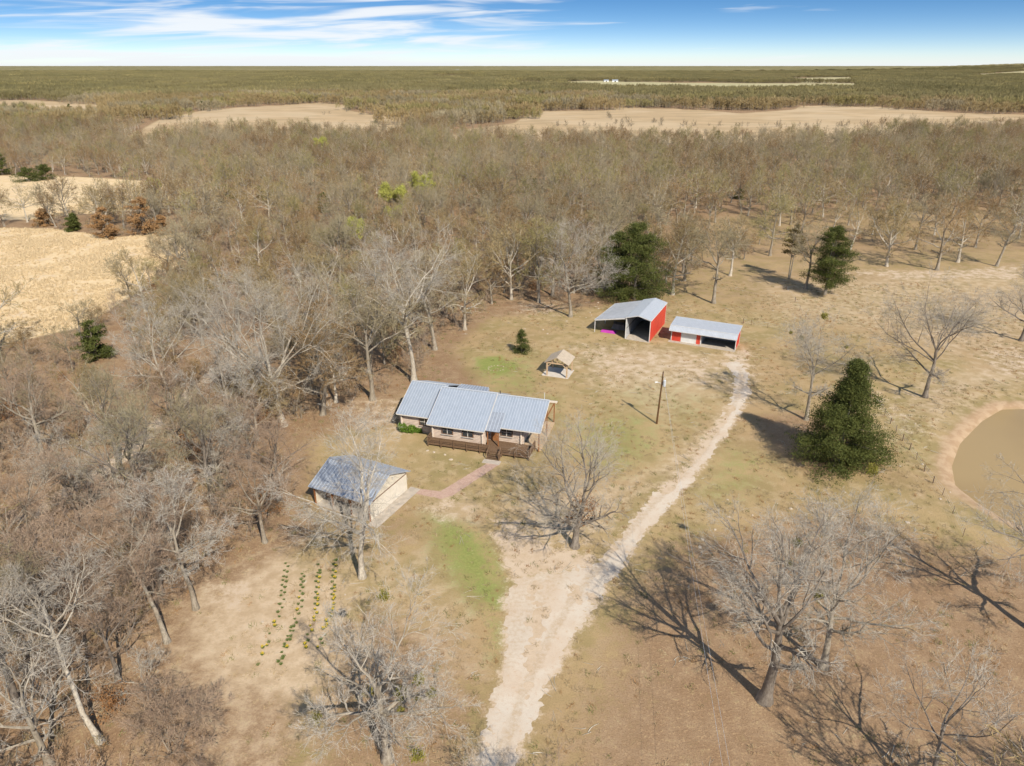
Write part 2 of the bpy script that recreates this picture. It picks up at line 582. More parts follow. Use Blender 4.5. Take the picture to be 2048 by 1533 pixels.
M['sash'] = simple('pale_sash', (0.7, 0.66, 0.6), (0.6, 0.56, 0.5), 3.0, 0.6)
M['cream'] = simple('cream_siding', (0.74, 0.67, 0.54), (0.66, 0.59, 0.47), 1.5, 0.65)
M['cream2'] = simple('cream_door', (0.75, 0.68, 0.57), (0.68, 0.61, 0.50), 1.5, 0.6)
M['timber'] = simple('raw_timber', (0.60, 0.44, 0.28), (0.48, 0.34, 0.21), 4.0, 0.75)
M['tanroof'] = simple('tan_roof', (0.53, 0.44, 0.33), (0.45, 0.37, 0.28), 2.0, 0.7)
M['pole'] = simple('creosote_pole', (0.16, 0.085, 0.035), (0.10, 0.05, 0.02), 6.0, 0.85)
M['greymetal'] = simple('grey_painted_steel', (0.62, 0.65, 0.68), (0.52, 0.55, 0.58), 4.0, 0.45, 0.1)
M['darkmetal'] = simple('dark_steel', (0.06, 0.055, 0.05), (0.10, 0.08, 0.06), 6.0, 0.7, 0.2)
M['magenta'] = simple('magenta_plastic', (0.52, 0.06, 0.42), (0.44, 0.05, 0.36), 2.0, 0.45)
M['pile'] = simple('grey_sheeting', (0.30, 0.28, 0.27), (0.18, 0.17, 0.17), 1.2, 0.7)
M['stone'] = simple('pale_limestone', (0.60, 0.50, 0.38), (0.47, 0.38, 0.28), 6.0, 0.9, bump=0.3)
M['woodpost'] = simple('fence_post', (0.22, 0.15, 0.10), (0.13, 0.09, 0.06), 8.0, 0.9)
M['white'] = simple('white_paint', (0.8, 0.8, 0.78), (0.72, 0.72, 0.7), 1.0, 0.6)

def bark_mat(name, c1, c2, c3, rnd=0.35, clump=0.0):
    m = NT(name)
    v = m.objco()
    n1 = m.ramp(m.noise(1.1, v, 5, 0.6), 0.35, 0.65)
    n2 = m.ramp(m.noise(7.0, m.scaled(v, (1, 1, 0.35)), 4, 0.6), 0.4, 0.65)
    col = m.mix(n1, c1, c2)
    col = m.mix(m.math('MULTIPLY', n2, 0.6), col, c3)
    col = m.mix(m.math('MULTIPLY', m.rand(), rnd), col, (c2[0] * 0.7, c2[1] * 0.66, c2[2] * 0.6))
    if clump:
        # stands of different species give broad lighter and darker patches
        w_ = m.ramp(m.noise(clump, m.scaled(m.world(), (1, 0.5, 0)), 3, 0.6), 0.36, 0.62)
        col = m.mix(m.math('MULTIPLY', w_, 0.55), col, (c3[0] * 0.72, c3[1] * 0.78, c3[2] * 0.72))
    return m.done(col, 0.9, 0, 0.15)

M['bark'] = bark_mat('grey_bark', (0.43, 0.38, 0.305), (0.32, 0.275, 0.21), (0.16, 0.13, 0.10))
M['bark_pale'] = bark_mat('pale_bark', (0.62, 0.56, 0.46), (0.47, 0.41, 0.325), (0.25, 0.21, 0.16))
M['bark_dark'] = bark_mat('dark_oak_bark', (0.30, 0.26, 0.22), (0.21, 0.175, 0.14), (0.11, 0.09, 0.07))
M['twig'] = bark_mat('grey_twigs', (0.52, 0.48, 0.41), (0.42, 0.375, 0.31), (0.31, 0.265, 0.21))
M['twig_red'] = bark_mat('reddish_twigs', (0.46, 0.345, 0.245), (0.37, 0.265, 0.185), (0.27, 0.185, 0.13))
M['twig_wood'] = bark_mat('woodland_twigs', (0.49, 0.385, 0.205), (0.41, 0.31, 0.155), (0.31, 0.225, 0.11), 0.7, 0.013)
M['twig_grey'] = bark_mat('grey_woodland_twigs', (0.49, 0.415, 0.27), (0.40, 0.335, 0.21), (0.29, 0.235, 0.145), 0.6, 0.013)
M['twig_brown'] = bark_mat('brown_woodland_twigs', (0.42, 0.285, 0.15), (0.34, 0.225, 0.115), (0.26, 0.17, 0.085), 0.6, 0.013)
M['twig_olive'] = bark_mat('olive_woodland_twigs', (0.45, 0.385, 0.175), (0.37, 0.315, 0.14), (0.28, 0.235, 0.10), 0.6, 0.013)
M['twig_far'] = bark_mat('distant_twigs', (0.34, 0.30, 0.15), (0.29, 0.25, 0.12), (0.22, 0.19, 0.09), 0.6, 0.0022)

def leaf_mat(name, c1, c2, c3, scale=0.9, rnd=0.25):
    m = NT(name)
    v = m.objco()
    n1 = m.ramp(m.noise(scale, v, 4, 0.6), 0.35, 0.65)
    n2 = m.ramp(m.noise(scale * 9, v, 2, 0.6), 0.4, 0.7)
    col = m.mix(n1, c1, c2)
    col = m.mix(m.math('MULTIPLY', n2, 0.6), col, c3)
    col = m.mix(m.math('MULTIPLY', m.rand(), rnd), col, c1)
    return m.done(col, 0.75, 0, 0.15)

M['cedar'] = leaf_mat('cedar_foliage', (0.050, 0.068, 0.018), (0.095, 0.110, 0.028), (0.17, 0.165, 0.042))
M['cedar_rust'] = leaf_mat('winter_bronzed_cedar', (0.115, 0.085, 0.028), (0.17, 0.13, 0.045), (0.21, 0.15, 0.06))
M['box'] = leaf_mat('clipped_shrub_leaves', (0.09, 0.16, 0.02), (0.14, 0.23, 0.03), (0.20, 0.28, 0.05), 3.0)
M['bud'] = leaf_mat('spring_buds', (0.42, 0.43, 0.09), (0.50, 0.48, 0.12), (0.36, 0.34, 0.10))
M['deadleaf'] = leaf_mat('clinging_dead_leaves', (0.34, 0.19, 0.08), (0.43, 0.26, 0.12), (0.24, 0.13, 0.06))
M['brownleaf'] = leaf_mat('rust_brown_leaves', (0.24, 0.12, 0.05), (0.33, 0.17, 0.07), (0.17, 0.08, 0.035))
M['mistletoe'] = leaf_mat('mistletoe_leaves', (0.22, 0.20, 0.035), (0.30, 0.26, 0.05), (0.14, 0.14, 0.03), 4.0)
M['daffleaf'] = leaf_mat('bulb_leaves', (0.10, 0.145, 0.04), (0.15, 0.19, 0.055), (0.20, 0.22, 0.07), 4.0)
M['daffflower'] = leaf_mat('yellow_petals', (0.85, 0.60, 0.03), (0.75, 0.48, 0.02), (0.9, 0.7, 0.1), 4.0)
M['straw'] = leaf_mat('dry_straw', (0.70, 0.54, 0.33), (0.76, 0.60, 0.39), (0.64, 0.48, 0.27), 0.6)

M['straw_dull'] = leaf_mat('dull_straw', (0.40, 0.30, 0.17), (0.48, 0.36, 0.21), (0.33, 0.25, 0.14), 0.3)
M['grass_dull'] = leaf_mat('dull_grass', (0.20, 0.20, 0.07), (0.26, 0.24, 0.09), (0.17, 0.17, 0.06), 0.3)

# ------------------------------------------------------------------ ground sheet
def ground_material():
    m = NT('ground_cover')
    a1 = m.n('ShaderNodeAttribute', attribute_name='cover_a')
    a2 = m.n('ShaderNodeAttribute', attribute_name='cover_b')
    s1 = m.n('ShaderNodeSeparateColor')
    s2 = m.n('ShaderNodeSeparateColor')
    m.t.links.new(a1.outputs['Color'], s1.inputs[0])
    m.t.links.new(a2.outputs['Color'], s2.inputs[0])
    litter, green, gold = s1.outputs
    sand, bank, past = s2.outputs
    p = m.world()
    big = m.noise(0.035, p, 3, 0.5)
    mid = m.noise(0.16, p, 3, 0.6)
    patch = m.noise(0.55, p, 4, 0.62)
    fine = m.noise(3.2, p, 3, 0.7)
    grain = m.noise(7.0, p, 2, 0.7)
    # thin winter lawn: straw, olive and bare soil
    lawn = m.mix(m.ramp(mid, 0.36, 0.64), (0.44, 0.318, 0.162), (0.32, 0.25, 0.112))
    lawn = m.mix(m.math('MULTIPLY', m.ramp(patch, 0.46, 0.66), 0.7), lawn, (0.50, 0.37, 0.215))
    lawn = m.mix(m.math('MULTIPLY', m.ramp(big, 0.45, 0.65), 0.35), lawn, (0.40, 0.25, 0.145))
    lawn = m.mix(m.math('MULTIPLY', m.ramp(grain, 0.50, 0.64), 0.35), lawn, (0.22, 0.16, 0.08))
    # leaf litter
    lit = m.mix(m.ramp(patch, 0.35, 0.65), (0.285, 0.186, 0.110), (0.365, 0.250, 0.150))
    lit = m.mix(m.math('MULTIPLY', m.ramp(mid, 0.45, 0.65), 0.6), lit, (0.275, 0.17, 0.095))
    lit = m.mix(m.math('MULTIPLY', m.ramp(fine, 0.50, 0.68), 0.42), lit, (0.56, 0.38, 0.21))
    lit = m.mix(m.math('MULTIPLY', m.ramp(grain, 0.48, 0.66), 0.5), lit, (0.19, 0.112, 0.06))
    def fac(mask, amp, w=0.22):
        nz = m.math('ADD', m.math('MULTIPLY', m.math('SUBTRACT', patch, 0.5), amp), m.math('MULTIPLY', m.math('SUBTRACT', fine, 0.5), amp * 0.8))
        return m.ramp(m.math('ADD', mask, nz), 0.5 - w, 0.5 + w)
    col = m.mix(fac(litter, 1.1, 0.3), lawn, lit)
    pal = m.mix(m.ramp(patch, 0.35, 0.65), (0.50, 0.37, 0.235), (0.60, 0.46, 0.31))
    pal = m.mix(m.math('MULTIPLY', m.ramp(fine, 0.45, 0.65), 0.4), pal, (0.40, 0.29, 0.17))
    col = m.mix(fac(a2.outputs['Alpha'], 0.9, 0.4), col, pal)
    grn = m.mix(m.ramp(fine, 0.35, 0.65), (0.18, 0.24, 0.05), (0.28, 0.31, 0.09))
    col = m.mix(m.math('MULTIPLY', fac(green, 1.3, 0.4), 0.85), col, grn)
    # tall dry grass fields
    gold_c = m.mix(m.ramp(m.noise(0.5, m.scaled(p, (1, 0.6, 1)), 5, 0.65), 0.35, 0.65), (0.66, 0.49, 0.275), (0.74, 0.57, 0.35))
    gold_c = m.mix(m.math('MULTIPLY', m.ramp(mid, 0.5, 0.7), 0.5), gold_c, (0.60, 0.47, 0.34))
    col = m.mix(fac(gold, 0.7, 0.2), col, gold_c)
    hay = m.mix(m.ramp(m.noise(0.02, m.scaled(p, (1, 3, 1)), 4, 0.6), 0.35, 0.65), (0.53, 0.385, 0.225), (0.42, 0.31, 0.18))
    hay = m.mix(m.math('MULTIPLY', m.ramp(m.noise(0.008, p, 3, 0.6), 0.45, 0.6), 0.6), hay, (0.58, 0.45, 0.29))
    col = m.mix(fac(a1.outputs['Alpha'], 0.5, 0.2), col, hay)
    col = m.mix(fac(past, 0.3, 0.3), col, (0.46, 0.41, 0.23))
    bk = m.mix(m.ramp(patch, 0.4, 0.6), (0.41, 0.275, 0.165), (0.49, 0.35, 0.22))
    col = m.mix(fac(bank, 0.8, 0.3), col, bk)
    sd = m.mix(m.ramp(patch, 0.38, 0.62), (0.55, 0.42, 0.29), (0.60, 0.475, 0.345))
    sd = m.mix(m.math('MULTIPLY', m.ramp(grain, 0.5, 0.7), 0.3), sd, (0.48, 0.34, 0.22))
    col = m.mix(fac(sand, 1.5, 0.25), col, sd)
    h = m.math('ADD', m.math('MULTIPLY', fine, 0.6), m.math('MULTIPLY', grain, 0.4))
    m.bump(h, 0.75, 0.12)
    return m.done(col, 0.95, 0, 0.1)
M['ground'] = ground_material()

def build_ground():
    ys = [-60.0]
    while ys[-1] < 45000:
        y = ys[-1]
        ys.append(y + (6.0 if y < 25 else max(0.55, 0.0085 * (y + 15)) if y < 900 else 0.03 * y))
    ys = np.array(ys)
    ncol = 380
    s = np.linspace(-1, 1, ncol)
    s = np.sign(s) * (0.62 * np.abs(s) + 0.38 * np.abs(s) ** 3)
    S, Y = np.meshgrid(s, ys)
    X = S * 1.25 * (Y + 110)
    Z = terrain(X, Y)
    V = np.stack([X, Y, Z], -1).reshape(-1, 3)
    nr, nc = X.shape
    i = np.arange((nr - 1) * nc).reshape(nr - 1, nc)[:, :-1].ravel()
    F = np.stack([i, i + 1, i + nc + 1, i + nc], -1)
    me = np_mesh('ground', V, [F], [M['ground']], smooth=True)
    lit, gr, go, sa, ba, pa, fo, pe = [a.ravel() for a in zone_masks(X, Y)]
    for nm, trio in (('cover_a', (lit, gr, go)), ('cover_b', (sa, ba, pa))):
        at = me.attributes.new(nm, 'FLOAT_COLOR', 'POINT')
        c = np.ones((len(V), 4), np.float32)
        for k in range(3):
            c[:, k] = trio[k]
        if nm == 'cover_a':
            c[:, 3] = fo
        else:
            c[:, 3] = pe
        at.data.foreach_set('color', c.ravel())
    return structure('ground', me)
build_ground()

def iso_sheet(name, fn, x0, x1, y0, y1, step, z, mat):
    """flat sheet covering fn(x, y) > 0, its outline followed exactly"""
    xs, ys = np.arange(x0, x1, step), np.arange(y0, y1, step)
    X, Y = np.meshgrid(xs, ys)
    Fv = fn(X, Y)
    nr, nc = X.shape
    i = np.arange((nr - 1) * nc).reshape(nr - 1, nc)[:, :-1].ravel()
    T = np.concatenate([np.stack([i, i + 1, i + nc + 1], -1), np.stack([i, i + nc + 1, i + nc], -1)])
    P = np.stack([X.ravel(), Y.ravel()], -1)
    f = Fv.ravel()
    fin = f[T] > 0
    cnt = fin.sum(1)
    V = [P]
    base = len(P)
    tris = [T[cnt == 3]]
    for want in (1, 2):
        t = T[cnt == want]
        if not len(t):
            continue
        flag = fin[cnt == want] if want == 1 else ~fin[cnt == want]
        k = flag.argmax(1)
        r = np.arange(len(t))
        a, b, c = t[r, k], t[r, (k + 1) % 3], t[r, (k + 2) % 3]
        def cut(p, q):
            w = (f[p] / (f[p] - f[q]))[:, None]
            return P[p] * (1 - w) + P[q] * w
        V += [cut(a, b), cut(a, c)]
        ab = base + np.arange(len(t))
        ac = ab + len(t)
        base += 2 * len(t)
        if want == 1:
            tris.append(np.stack([a, ab, ac], -1))
        else:
            tris += [np.stack([ab, b, c], -1), np.stack([ab, c, ac], -1)]
    V = np.concatenate(V)
    T = np.concatenate(tris)
    u, inv = np.unique(T.ravel(), return_inverse=True)
    V3 = np.concatenate([V[u], np.full((len(u), 1), z)], 1)
    return np_mesh(name, V3, [inv.reshape(-1, 3)], [mat], smooth=True)

def drive_material():
    m = NT('sandy_gravel')
    p = m.world()
    a = m.noise(0.35, p, 5, 0.6, 0.4)
    b = m.noise(2.2, p, 5, 0.7)
    c = m.noise(11.0, p, 3, 0.7)
    d = m.noise(0.09, p, 3, 0.5)
    col = m.mix(m.ramp(a, 0.35, 0.65), (0.60, 0.48, 0.36), (0.64, 0.55, 0.44))
    col = m.mix(m.math('MULTIPLY', m.ramp(d, 0.45, 0.6), 0.5), col, (0.60, 0.53, 0.44))
    col = m.mix(m.math('MULTIPLY', m.ramp(b, 0.52, 0.68), 0.55), col, (0.55, 0.38, 0.24))
    col = m.mix(m.math('MULTIPLY', m.ramp(c, 0.56, 0.70), 0.4), col, (0.42, 0.31, 0.22))
    # two worn wheel tracks with a browner crown between and loose soil outside
    ac = m.n('ShaderNodeAttribute', attribute_name='across').outputs['Fac']
    ac = m.math('ADD', ac, m.math('MULTIPLY', m.math('SUBTRACT', a, 0.5), 1.1))
    crown = m.math('SUBTRACT', 1.0, m.ramp(ac, 0.2, 0.65))
    verge = m.ramp(ac, 1.5, 2.6)
    soil = m.math('MULTIPLY', m.math('MAXIMUM', m.math('MULTIPLY', crown, 0.65), m.math('MULTIPLY', verge, 0.45)), m.ramp(b, 0.30, 0.62))
    col = m.mix(soil, col, (0.48, 0.36, 0.235))
    m.bump(m.math('ADD', b, c), 0.5, 0.05)
    return m.done(col, 0.95, 0, 0.1)
M['drive'] = drive_material()

def drive_fn(X, Y):
    f = sdist(DRIVE, X, Y)
    f = f + (fbm(X * 0.7, Y * 0.7, 3) - 0.5) * 1.3 + (fbm(X * 2.1, Y * 2.1, 3) - 0.5) * 1.5
    mid = band(TRACK_MID, X, Y)
    f = np.minimum(f, mid - 0.62 + (fbm(X * 0.6 + 40, Y * 0.6, 3) - 0.5) * 1.2)
    for px, rx, ry, rot in (((1075, 1240), 0.9, 3.4, 0.12), ((1150, 1190), 0.8, 1.6, -0.4), ((1185, 1195), 0.4, 1.6, -0.5), ((1060, 1330), 0.5, 3.0, 0.1), ((1070, 1180), 0.7, 1.4, 0.2)):
        cx, cy = G(*px)
        dx, dy = X - cx, Y - cy
        u = dx * math.cos(rot) - dy * math.sin(rot)
        v = dx * math.sin(rot) + dy * math.cos(rot)
        e = (np.hypot(u / rx, v / ry) - 1) * 0.7 + (fbm(X * 1.6 + 9, Y * 1.6, 4) - 0.5) * 2.0
        f = np.minimum(f, e)
    return f
CENTER = W_([(985, 1600), (1010, 1490), (1048, 1385), (1090, 1290), (1142, 1205), (1190, 1142), (1240, 1085), (1292, 1025), (1342, 975), (1398, 912), (1442, 852), (1471, 805), (1485, 765), (1478, 735)])
_dm = iso_sheet('driveway', drive_fn, -9, 52, 30, 125, 0.2, 0.012, M['drive'])
_co = np.empty(len(_dm.vertices) * 3, np.float32)
_dm.vertices.foreach_get('co', _co)
_co = _co.reshape(-1, 3)
_dm.attributes.new('across', 'FLOAT', 'POINT').data.foreach_set('value', band(CENTER, _co[:, 0].astype(float), _co[:, 1].astype(float)).astype(np.float32))
structure('driveway', _dm)

def water_material():
    m = NT('muddy_water')
    p = m.world()
    n = m.noise(0.7, m.scaled(p, (1, 2, 1)), 3, 0.5)
    m.bump(n, 0.16, 0.02)
    col = m.mix(m.ramp(m.noise(0.05, p, 2), 0.35, 0.65), (0.35, 0.245, 0.115), (0.40, 0.285, 0.135))
    return m.done(col, 0.08, 0, 0.3)
M['water'] = water_material()
structure('pond_water', iso_sheet('pond_water', lambda X, Y: sdist(POND, X, Y) + (fbm(X * 0.5, Y * 0.5, 3) - 0.5) * 0.5 + 3.0, 48, 150, 55, 112, 0.7, -0.48, M['water']))

def brick_path_material():
    m = NT('pink_brick_paving')
    p = m.n('ShaderNodeNewGeometry').outputs['Position']
    mp = m.n('ShaderNodeMapping')
    mp.inputs['Rotation'].default_value = (0, 0, math.radians(-45))
    m.t.links.new(p, mp.inputs[0])
    br = m.n('ShaderNodeTexBrick')
    m.t.links.new(mp.outputs[0], br.inputs['Vector'])
    br.inputs['Scale'].default_value = 2.2
    br.inputs['Color1'].default_value = (0.44, 0.28, 0.21, 1)
    br.inputs['Color2'].default_value = (0.54, 0.37, 0.29, 1)
    br.inputs['Mortar'].default_value = (0.42, 0.30, 0.24, 1)
    col = m.mix(m.math('MULTIPLY', m.ramp(m.noise(1.2), 0.45, 0.65), 0.5), br.outputs[0], (0.55, 0.40, 0.30))
    return m.done(col, 0.9, 0, 0.1)
M['brick'] = brick_path_material()
WALK1 = W_([(976, 926), (1000, 929), (905, 992), (880, 999), (862, 992), (880, 984)])
WALK2 = W_([(826, 977), (885, 984), (880, 998), (826, 987)])
structure('brick_path', iso_sheet('brick_path', lambda X, Y: np.maximum(sdist(WALK1, X, Y), sdist(WALK2, X, Y)) + (fbm(X * 3, Y * 3, 2) - 0.5) * 0.15, -14, 0, 74, 87, 0.12, 0.03, M['brick']))
# ------------------------------------------------------------------ buildings
def ribs(mb, e0, e1, r0, r1, step, h=0.06, w=0.085, m=0):
    """raised seams from eave e0-e1 to ridge r0-r1"""
    e0, e1, r0, r1 = map(Vector, (e0, e1, r0, r1))
    n = max(2, int((e1 - e0).length / step))
    up = (e1 - e0).cross(r0 - e0).normalized()
    if up.z < 0:
        up = -up
    for i in range(n + 1):
        t = i / n
        a, b = e0.lerp(e1, t), r0.lerp(r1, t)
        mb.beam(a + up * h * 0.4, b + up * h * 0.4, w, h, m, up)

def roof_plane(root, name, e0, e1, r0, r1, mat, step=0.4, t=0.09, rib_mat=None):
    o = MB().slab([e0, e1, r1, r0], t).build(name, mat, root)
    mb = MB()
    ribs(mb, e0, e1, r0, r1, step)
    mb.build('roof_seams', rib_mat or M['seam'], o)
    return o

LOG_R = 0.125
def log_wall(root, a, b, z0, z1, ext_a=0.0, ext_b=0.0):
    """a wall of stacked logs from a to b (local xy)"""
    a, b = Vector((*a, 0)), Vector((*b, 0))
    d = (b - a).normalized()
    n = int(round((z1 - z0) / (LOG_R * 1.86)))
    L = (b - a).length
    core = MB().beam(a + Vector((0, 0, (z0 + z1) / 2)), b + Vector((0, 0, (z0 + z1) / 2)), 0.1, z1 - z0)
    w = core.build('wall', M['log'], root)
    mesh = MB().tube((-ext_a, 0, 0), (L + ext_b, 0, 0), LOG_R, LOG_R, 10, 0, 1).mesh('log', M['log'], M['logend'])
    for k in range(n):
        o = obj('log', mesh, w)
        p = a + Vector((0, 0, z0 + LOG_R + k * (z1 - z0 - 2 * LOG_R) / max(1, n - 1)))
        o.location = p
        o.rotation_euler = (0, 0, math.atan2(d.y, d.x))
    return w

def window(root, u, v, z, w, h, double=True):
    f = MB()
    t = 0.09
    y0, y1 = v - 0.10, v + 0.05
    f.box(u - w / 2 - t, u + w / 2 + t, y0, y1, z - t, z)
    f.box(u - w / 2 - t, u + w / 2 + t, y0, y1, z + h, z + h + t)
    f.box(u - w / 2 - t, u - w / 2, y0, y1, z, z + h)
    f.box(u + w / 2, u + w / 2 + t, y0, y1, z, z + h)
    fr = f.build('window', M['window'], root)
    n = 2 if double else 1
    for k in range(n):
        x0 = u - w / 2 + k * w / n
        MB().box(x0 + 0.05, x0 + w / n - 0.05, v - 0.04, v - 0.02, z + 0.04, z + h - 0.04).build('pane', M['glass'], fr)
    s = MB()
    if double:
        s.box(u - 0.05, u + 0.05, v - 0.07, v - 0.005, z, z + h)
    s.box(u - w / 2, u + w / 2, v - 0.065, v - 0.006, z + h * 0.5 - 0.03, z + h * 0.5 + 0.03)
    s.build('sash', M['sash'], fr)
    MB().box(u - w / 2 - 0.15, u + w / 2 + 0.15, v - 0.20, v - 0.101, z - t - 0.05, z - t + 0.01).build('sill', M['sash'], fr)

# ---- log house, local axes: x along the front, y to the back
H_ANG = math.radians(-16)
house = thing('log_house', 'long log house with blue-grey metal roof and front deck beside the clearing', 'house', (-12.24, 90.61, 0), H_ANG)
Z0 = 0.55
# middle block
log_wall(house, (0.7, 0.7), (8.25, 0.7), Z0, 3.25, 0.35, 0.35)
log_wall(house, (0.7, 0.7), (0.7, 12.3), Z0 + 0.1, 3.25, 0.35, 0.35)
log_wall(house, (8.25, 0.7), (8.25, 12.3), Z0 + 0.1, 3.25, 0.35, 0.35)
log_wall(house, (0.7, 12.3), (8.25, 12.3), Z0, 3.25, 0.35, 0.35)
# right block
log_wall(house, (8.4, 2.35), (13.5, 2.35), Z0, 3.55, 0.0, 0.35)
log_wall(house, (13.5, 2.35), (13.5, 10.7), Z0 + 0.1, 3.45, 0.35, 0.35)
log_wall(house, (8.4, 10.7), (13.5, 10.7), Z0, 3.4, 0.0, 0.35)
# left block
log_wall(house, (-5.0, 2.6), (0.6, 2.6), 0.25, 3.1, 0.35, 0.0)
log_wall(house, (-5.0, 2.6), (-5.0, 13.6), 0.35, 3.1, 0.35, 0.35)
log_wall(house, (-5.0, 13.6), (0.6, 13.6), 0.25, 3.1, 0.35, 0.0)
MB().box(-5.1, 0.6, 2.55, 13.7, -0.3, 0.28).box(0.65, 8.3, 0.65, 12.35, -0.3, 0.58).box(8.35, 13.55, 2.3, 10.75, -0.3, 0.57).build('foundation', M['concrete'], house)
# gable ends
MB().poly([(-5.0, 2.6, 3.1), (-5.0, 8.2, 5.42), (-5.0, 13.6, 3.1)]).build('gable', M['gable'], house)
for x in (0.71, 8.24):
    MB().poly([(x, 0.7, 3.25), (x, 6.5, 5.9), (x, 12.3, 3.25)]).build('gable', M['gable'], house)
g = MB().poly([(13.5, 2.35, 3.5), (13.5, 6.5, 5.76), (13.5, 10.7, 3.42)]).build('gable', M['gable'], house)
for k in range(14):
    y = 2.7 + k * 0.58
    zt = 3.5 + (5.7 - 3.5) * (1 - abs(y - 6.5) / 4.2)
    MB().box(13.5, 13.53, y, y + 0.06, 3.46, max(3.55, zt)).build('batten', M['brownwood'], g)
# roofs
roof_plane(house, 'roof', (-5.6, 1.9, 2.97), (0.35, 1.9, 2.97), (-5.6, 8.2, 5.6), (0.35, 8.2, 5.6), M['galv'])
roof_plane(house, 'roof', (-5.6, 14.4, 2.97), (0.35, 14.4, 2.97), (-5.6, 8.203, 5.6), (0.35, 8.203, 5.6), M['galv'])
roof_plane(house, 'roof', (0.0, -0.05, 3.0), (8.7, -0.05, 3.0), (0.0, 6.5, 6.05), (8.7, 6.5, 6.05), M['galv'])
roof_plane(house, 'roof', (0.0, 13.05, 3.0), (8.7, 13.05, 3.0), (0.0, 6.503, 6.05), (8.7, 6.503, 6.05), M['galv'])
roof_plane(house, 'roof', (8.74, 1.2, 3.33), (16.5, 1.2, 3.33), (8.74, 6.5, 5.92), (16.5, 6.5, 5.92), M['galv'])
roof_plane(house, 'roof', (8.74, 11.8, 3.33), (16.5, 11.8, 3.33), (8.74, 6.503, 5.92), (16.5, 6.503, 5.92), M['galv'])
# rear wing roof whose ridge shows over the main one
roof_plane(house, 'rear_wing_roof', (2.5, 8.3, 6.02), (6.7, 8.3, 6.02), (2.2, 6.7, 6.0), (7.0, 6.7, 6.0), M['galv2'])
MB().box(2.35, 6.85, 6.75, 8.22, 3.0, 5.9).build('rear_wing', M['seam'], house)
# ridge caps and rake trim
rc = MB()
rc.beam((-5.6, 8.2, 5.63), (0.0, 8.2, 5.63), 0.3, 0.06).beam((0.0, 6.5, 6.08), (8.72, 6.5, 6.08), 0.3, 0.06).beam((8.76, 6.5, 5.95), (16.5, 6.5, 5.95), 0.3, 0.06)
rc.build('ridge_cap', M['greymetal'], house)
tr = MB()
for x, y0, z0, y1, z1 in ((-5.64, 1.85, 2.93, 8.2, 5.57), (-0.04, -0.1, 2.97, 6.5, 6.02), (8.72, -0.1, 2.99, 6.5, 6.04), (16.54, 1.15, 3.3, 6.5, 5.89), (16.54, 11.85, 3.3, 6.5, 5.89)):
    tr.beam((x, y0, z0), (x, y1, z1), 0.05, 0.16)
for x0, x1, y, z in ((-5.6, 0.3, 1.87, 2.9), (0.0, 8.7, -0.08, 2.93), (8.75, 16.5, 1.17, 3.26)):
    tr.beam((x0, y, z), (x1, y, z), 0.05, 0.14)
tr.build('fascia', M['sash'], house)
# entry porch roof, laid over the right block
roof_plane(house, 'porch_roof', (8.78, 0.35, 3.03), (10.75, 0.35, 3.03), (8.78, 3.4, 4.58), (10.75, 3.4, 4.58), M['galv2'])
for x in (8.95, 10.55):
    MB().box(x - 0.07, x + 0.07, 0.55, 0.69, 0.66, 3.0).build('porch_post', M['brownwood'], house)
MB().beam((8.9, 0.62, 2.98), (10.65, 0.62, 2.98), 0.12, 0.16).build('porch_beam', M['brownwood'], house)
# side porch under the right end of the roof
for y in (1.7, 6.5, 11.3):
    MB().box(16.1, 16.25, y - 0.07, y + 0.07, 0.1, 3.3 if y != 6.5 else 5.7).build('porch_post', M['brownwood'], house)
MB().beam((16.17, 1.6, 3.25), (16.17, 11.4, 3.25), 0.12, 0.18).build('porch_beam', M['brownwood'], house)
kb = MB()
kb.beam((16.17, 1.7, 3.3), (16.17, 6.5, 5.65), 0.1, 0.14).beam((16.17, 11.3, 3.3), (16.17, 6.5, 5.65), 0.1, 0.14)
kb.build('gable_truss', M['gable'], house)
MB().beam((15.6, 6.5, 5.75), (17.6, 6.5, 5.75), 0.16, 0.2).build('ridge_beam', M['logend'], house)
MB().box(13.7, 16.4, 2.0, 11.0, -0.2, 0.16).build('side_porch_slab', M['timber'], house)
for u, v, z, w, h in ((2.9, 0.58, 1.55, 1.55, 1.15), (6.0, 0.58, 1.55, 1.55, 1.15), (11.3, 2.23, 1.6, 1.6, 1.2), (-1.4, 2.48, 1.35, 1.5, 1.1)):
    window(house, u, v, z, w, h)
d = MB().box(9.0, 9.95, 2.16, 2.30, 0.62, 2.68).build('door', M['brownwood'], house)
MB().box(9.85, 9.9, 2.08, 2.158, 1.6, 1.66).build('handle', M['greymetal'], d)
MB().tube((8.95, 6.9, 5.7), (8.95, 6.9, 6.35), 0.07, 0.07, 8).build('vent_pipe', M['darkmetal'], house)
MB().tube((15.4, 8.0, 5.1), (15.4, 8.0, 6.35), 0.035, 0.035, 6).build('vent_pipe', M['white'], house)

# ---- front deck with railing and steps
deck = thing('front_deck', 'dark brown timber deck with railing along the front of the log house', 'deck', (-12.24, 90.61, 0), H_ANG)
DZ = 0.58
bd = MB().box(0.1, 1, 0, 0.135, 0, 0.04)
k = 0
def board(x0, x1, y0, z=DZ, w=0.135):
    MB().box(x0, x1, y0, y0 + w, z, z + 0.04).build('deck_board', M['deck'], deck)
y = -0.95
while y < 0.40:
    board(0.45, 15.5, y)
    y += 0.145
while y < 2.10:
    board(8.62, 15.5, y)
    y += 0.145
MB().box(0.47, 15.48, -0.93, -0.87, 0.32, DZ - 0.002).box(0.47, 0.53, -0.86, 0.4, 0.32, DZ - 0.002).box(15.42, 15.48, -0.86, 2.1, 0.32, DZ - 0.002).build('rim_joist', M['deck'], deck)
posts = [0.5, 2.45, 4.4, 6.35, 8.3, 9.7, 11.5, 13.4, 15.4]
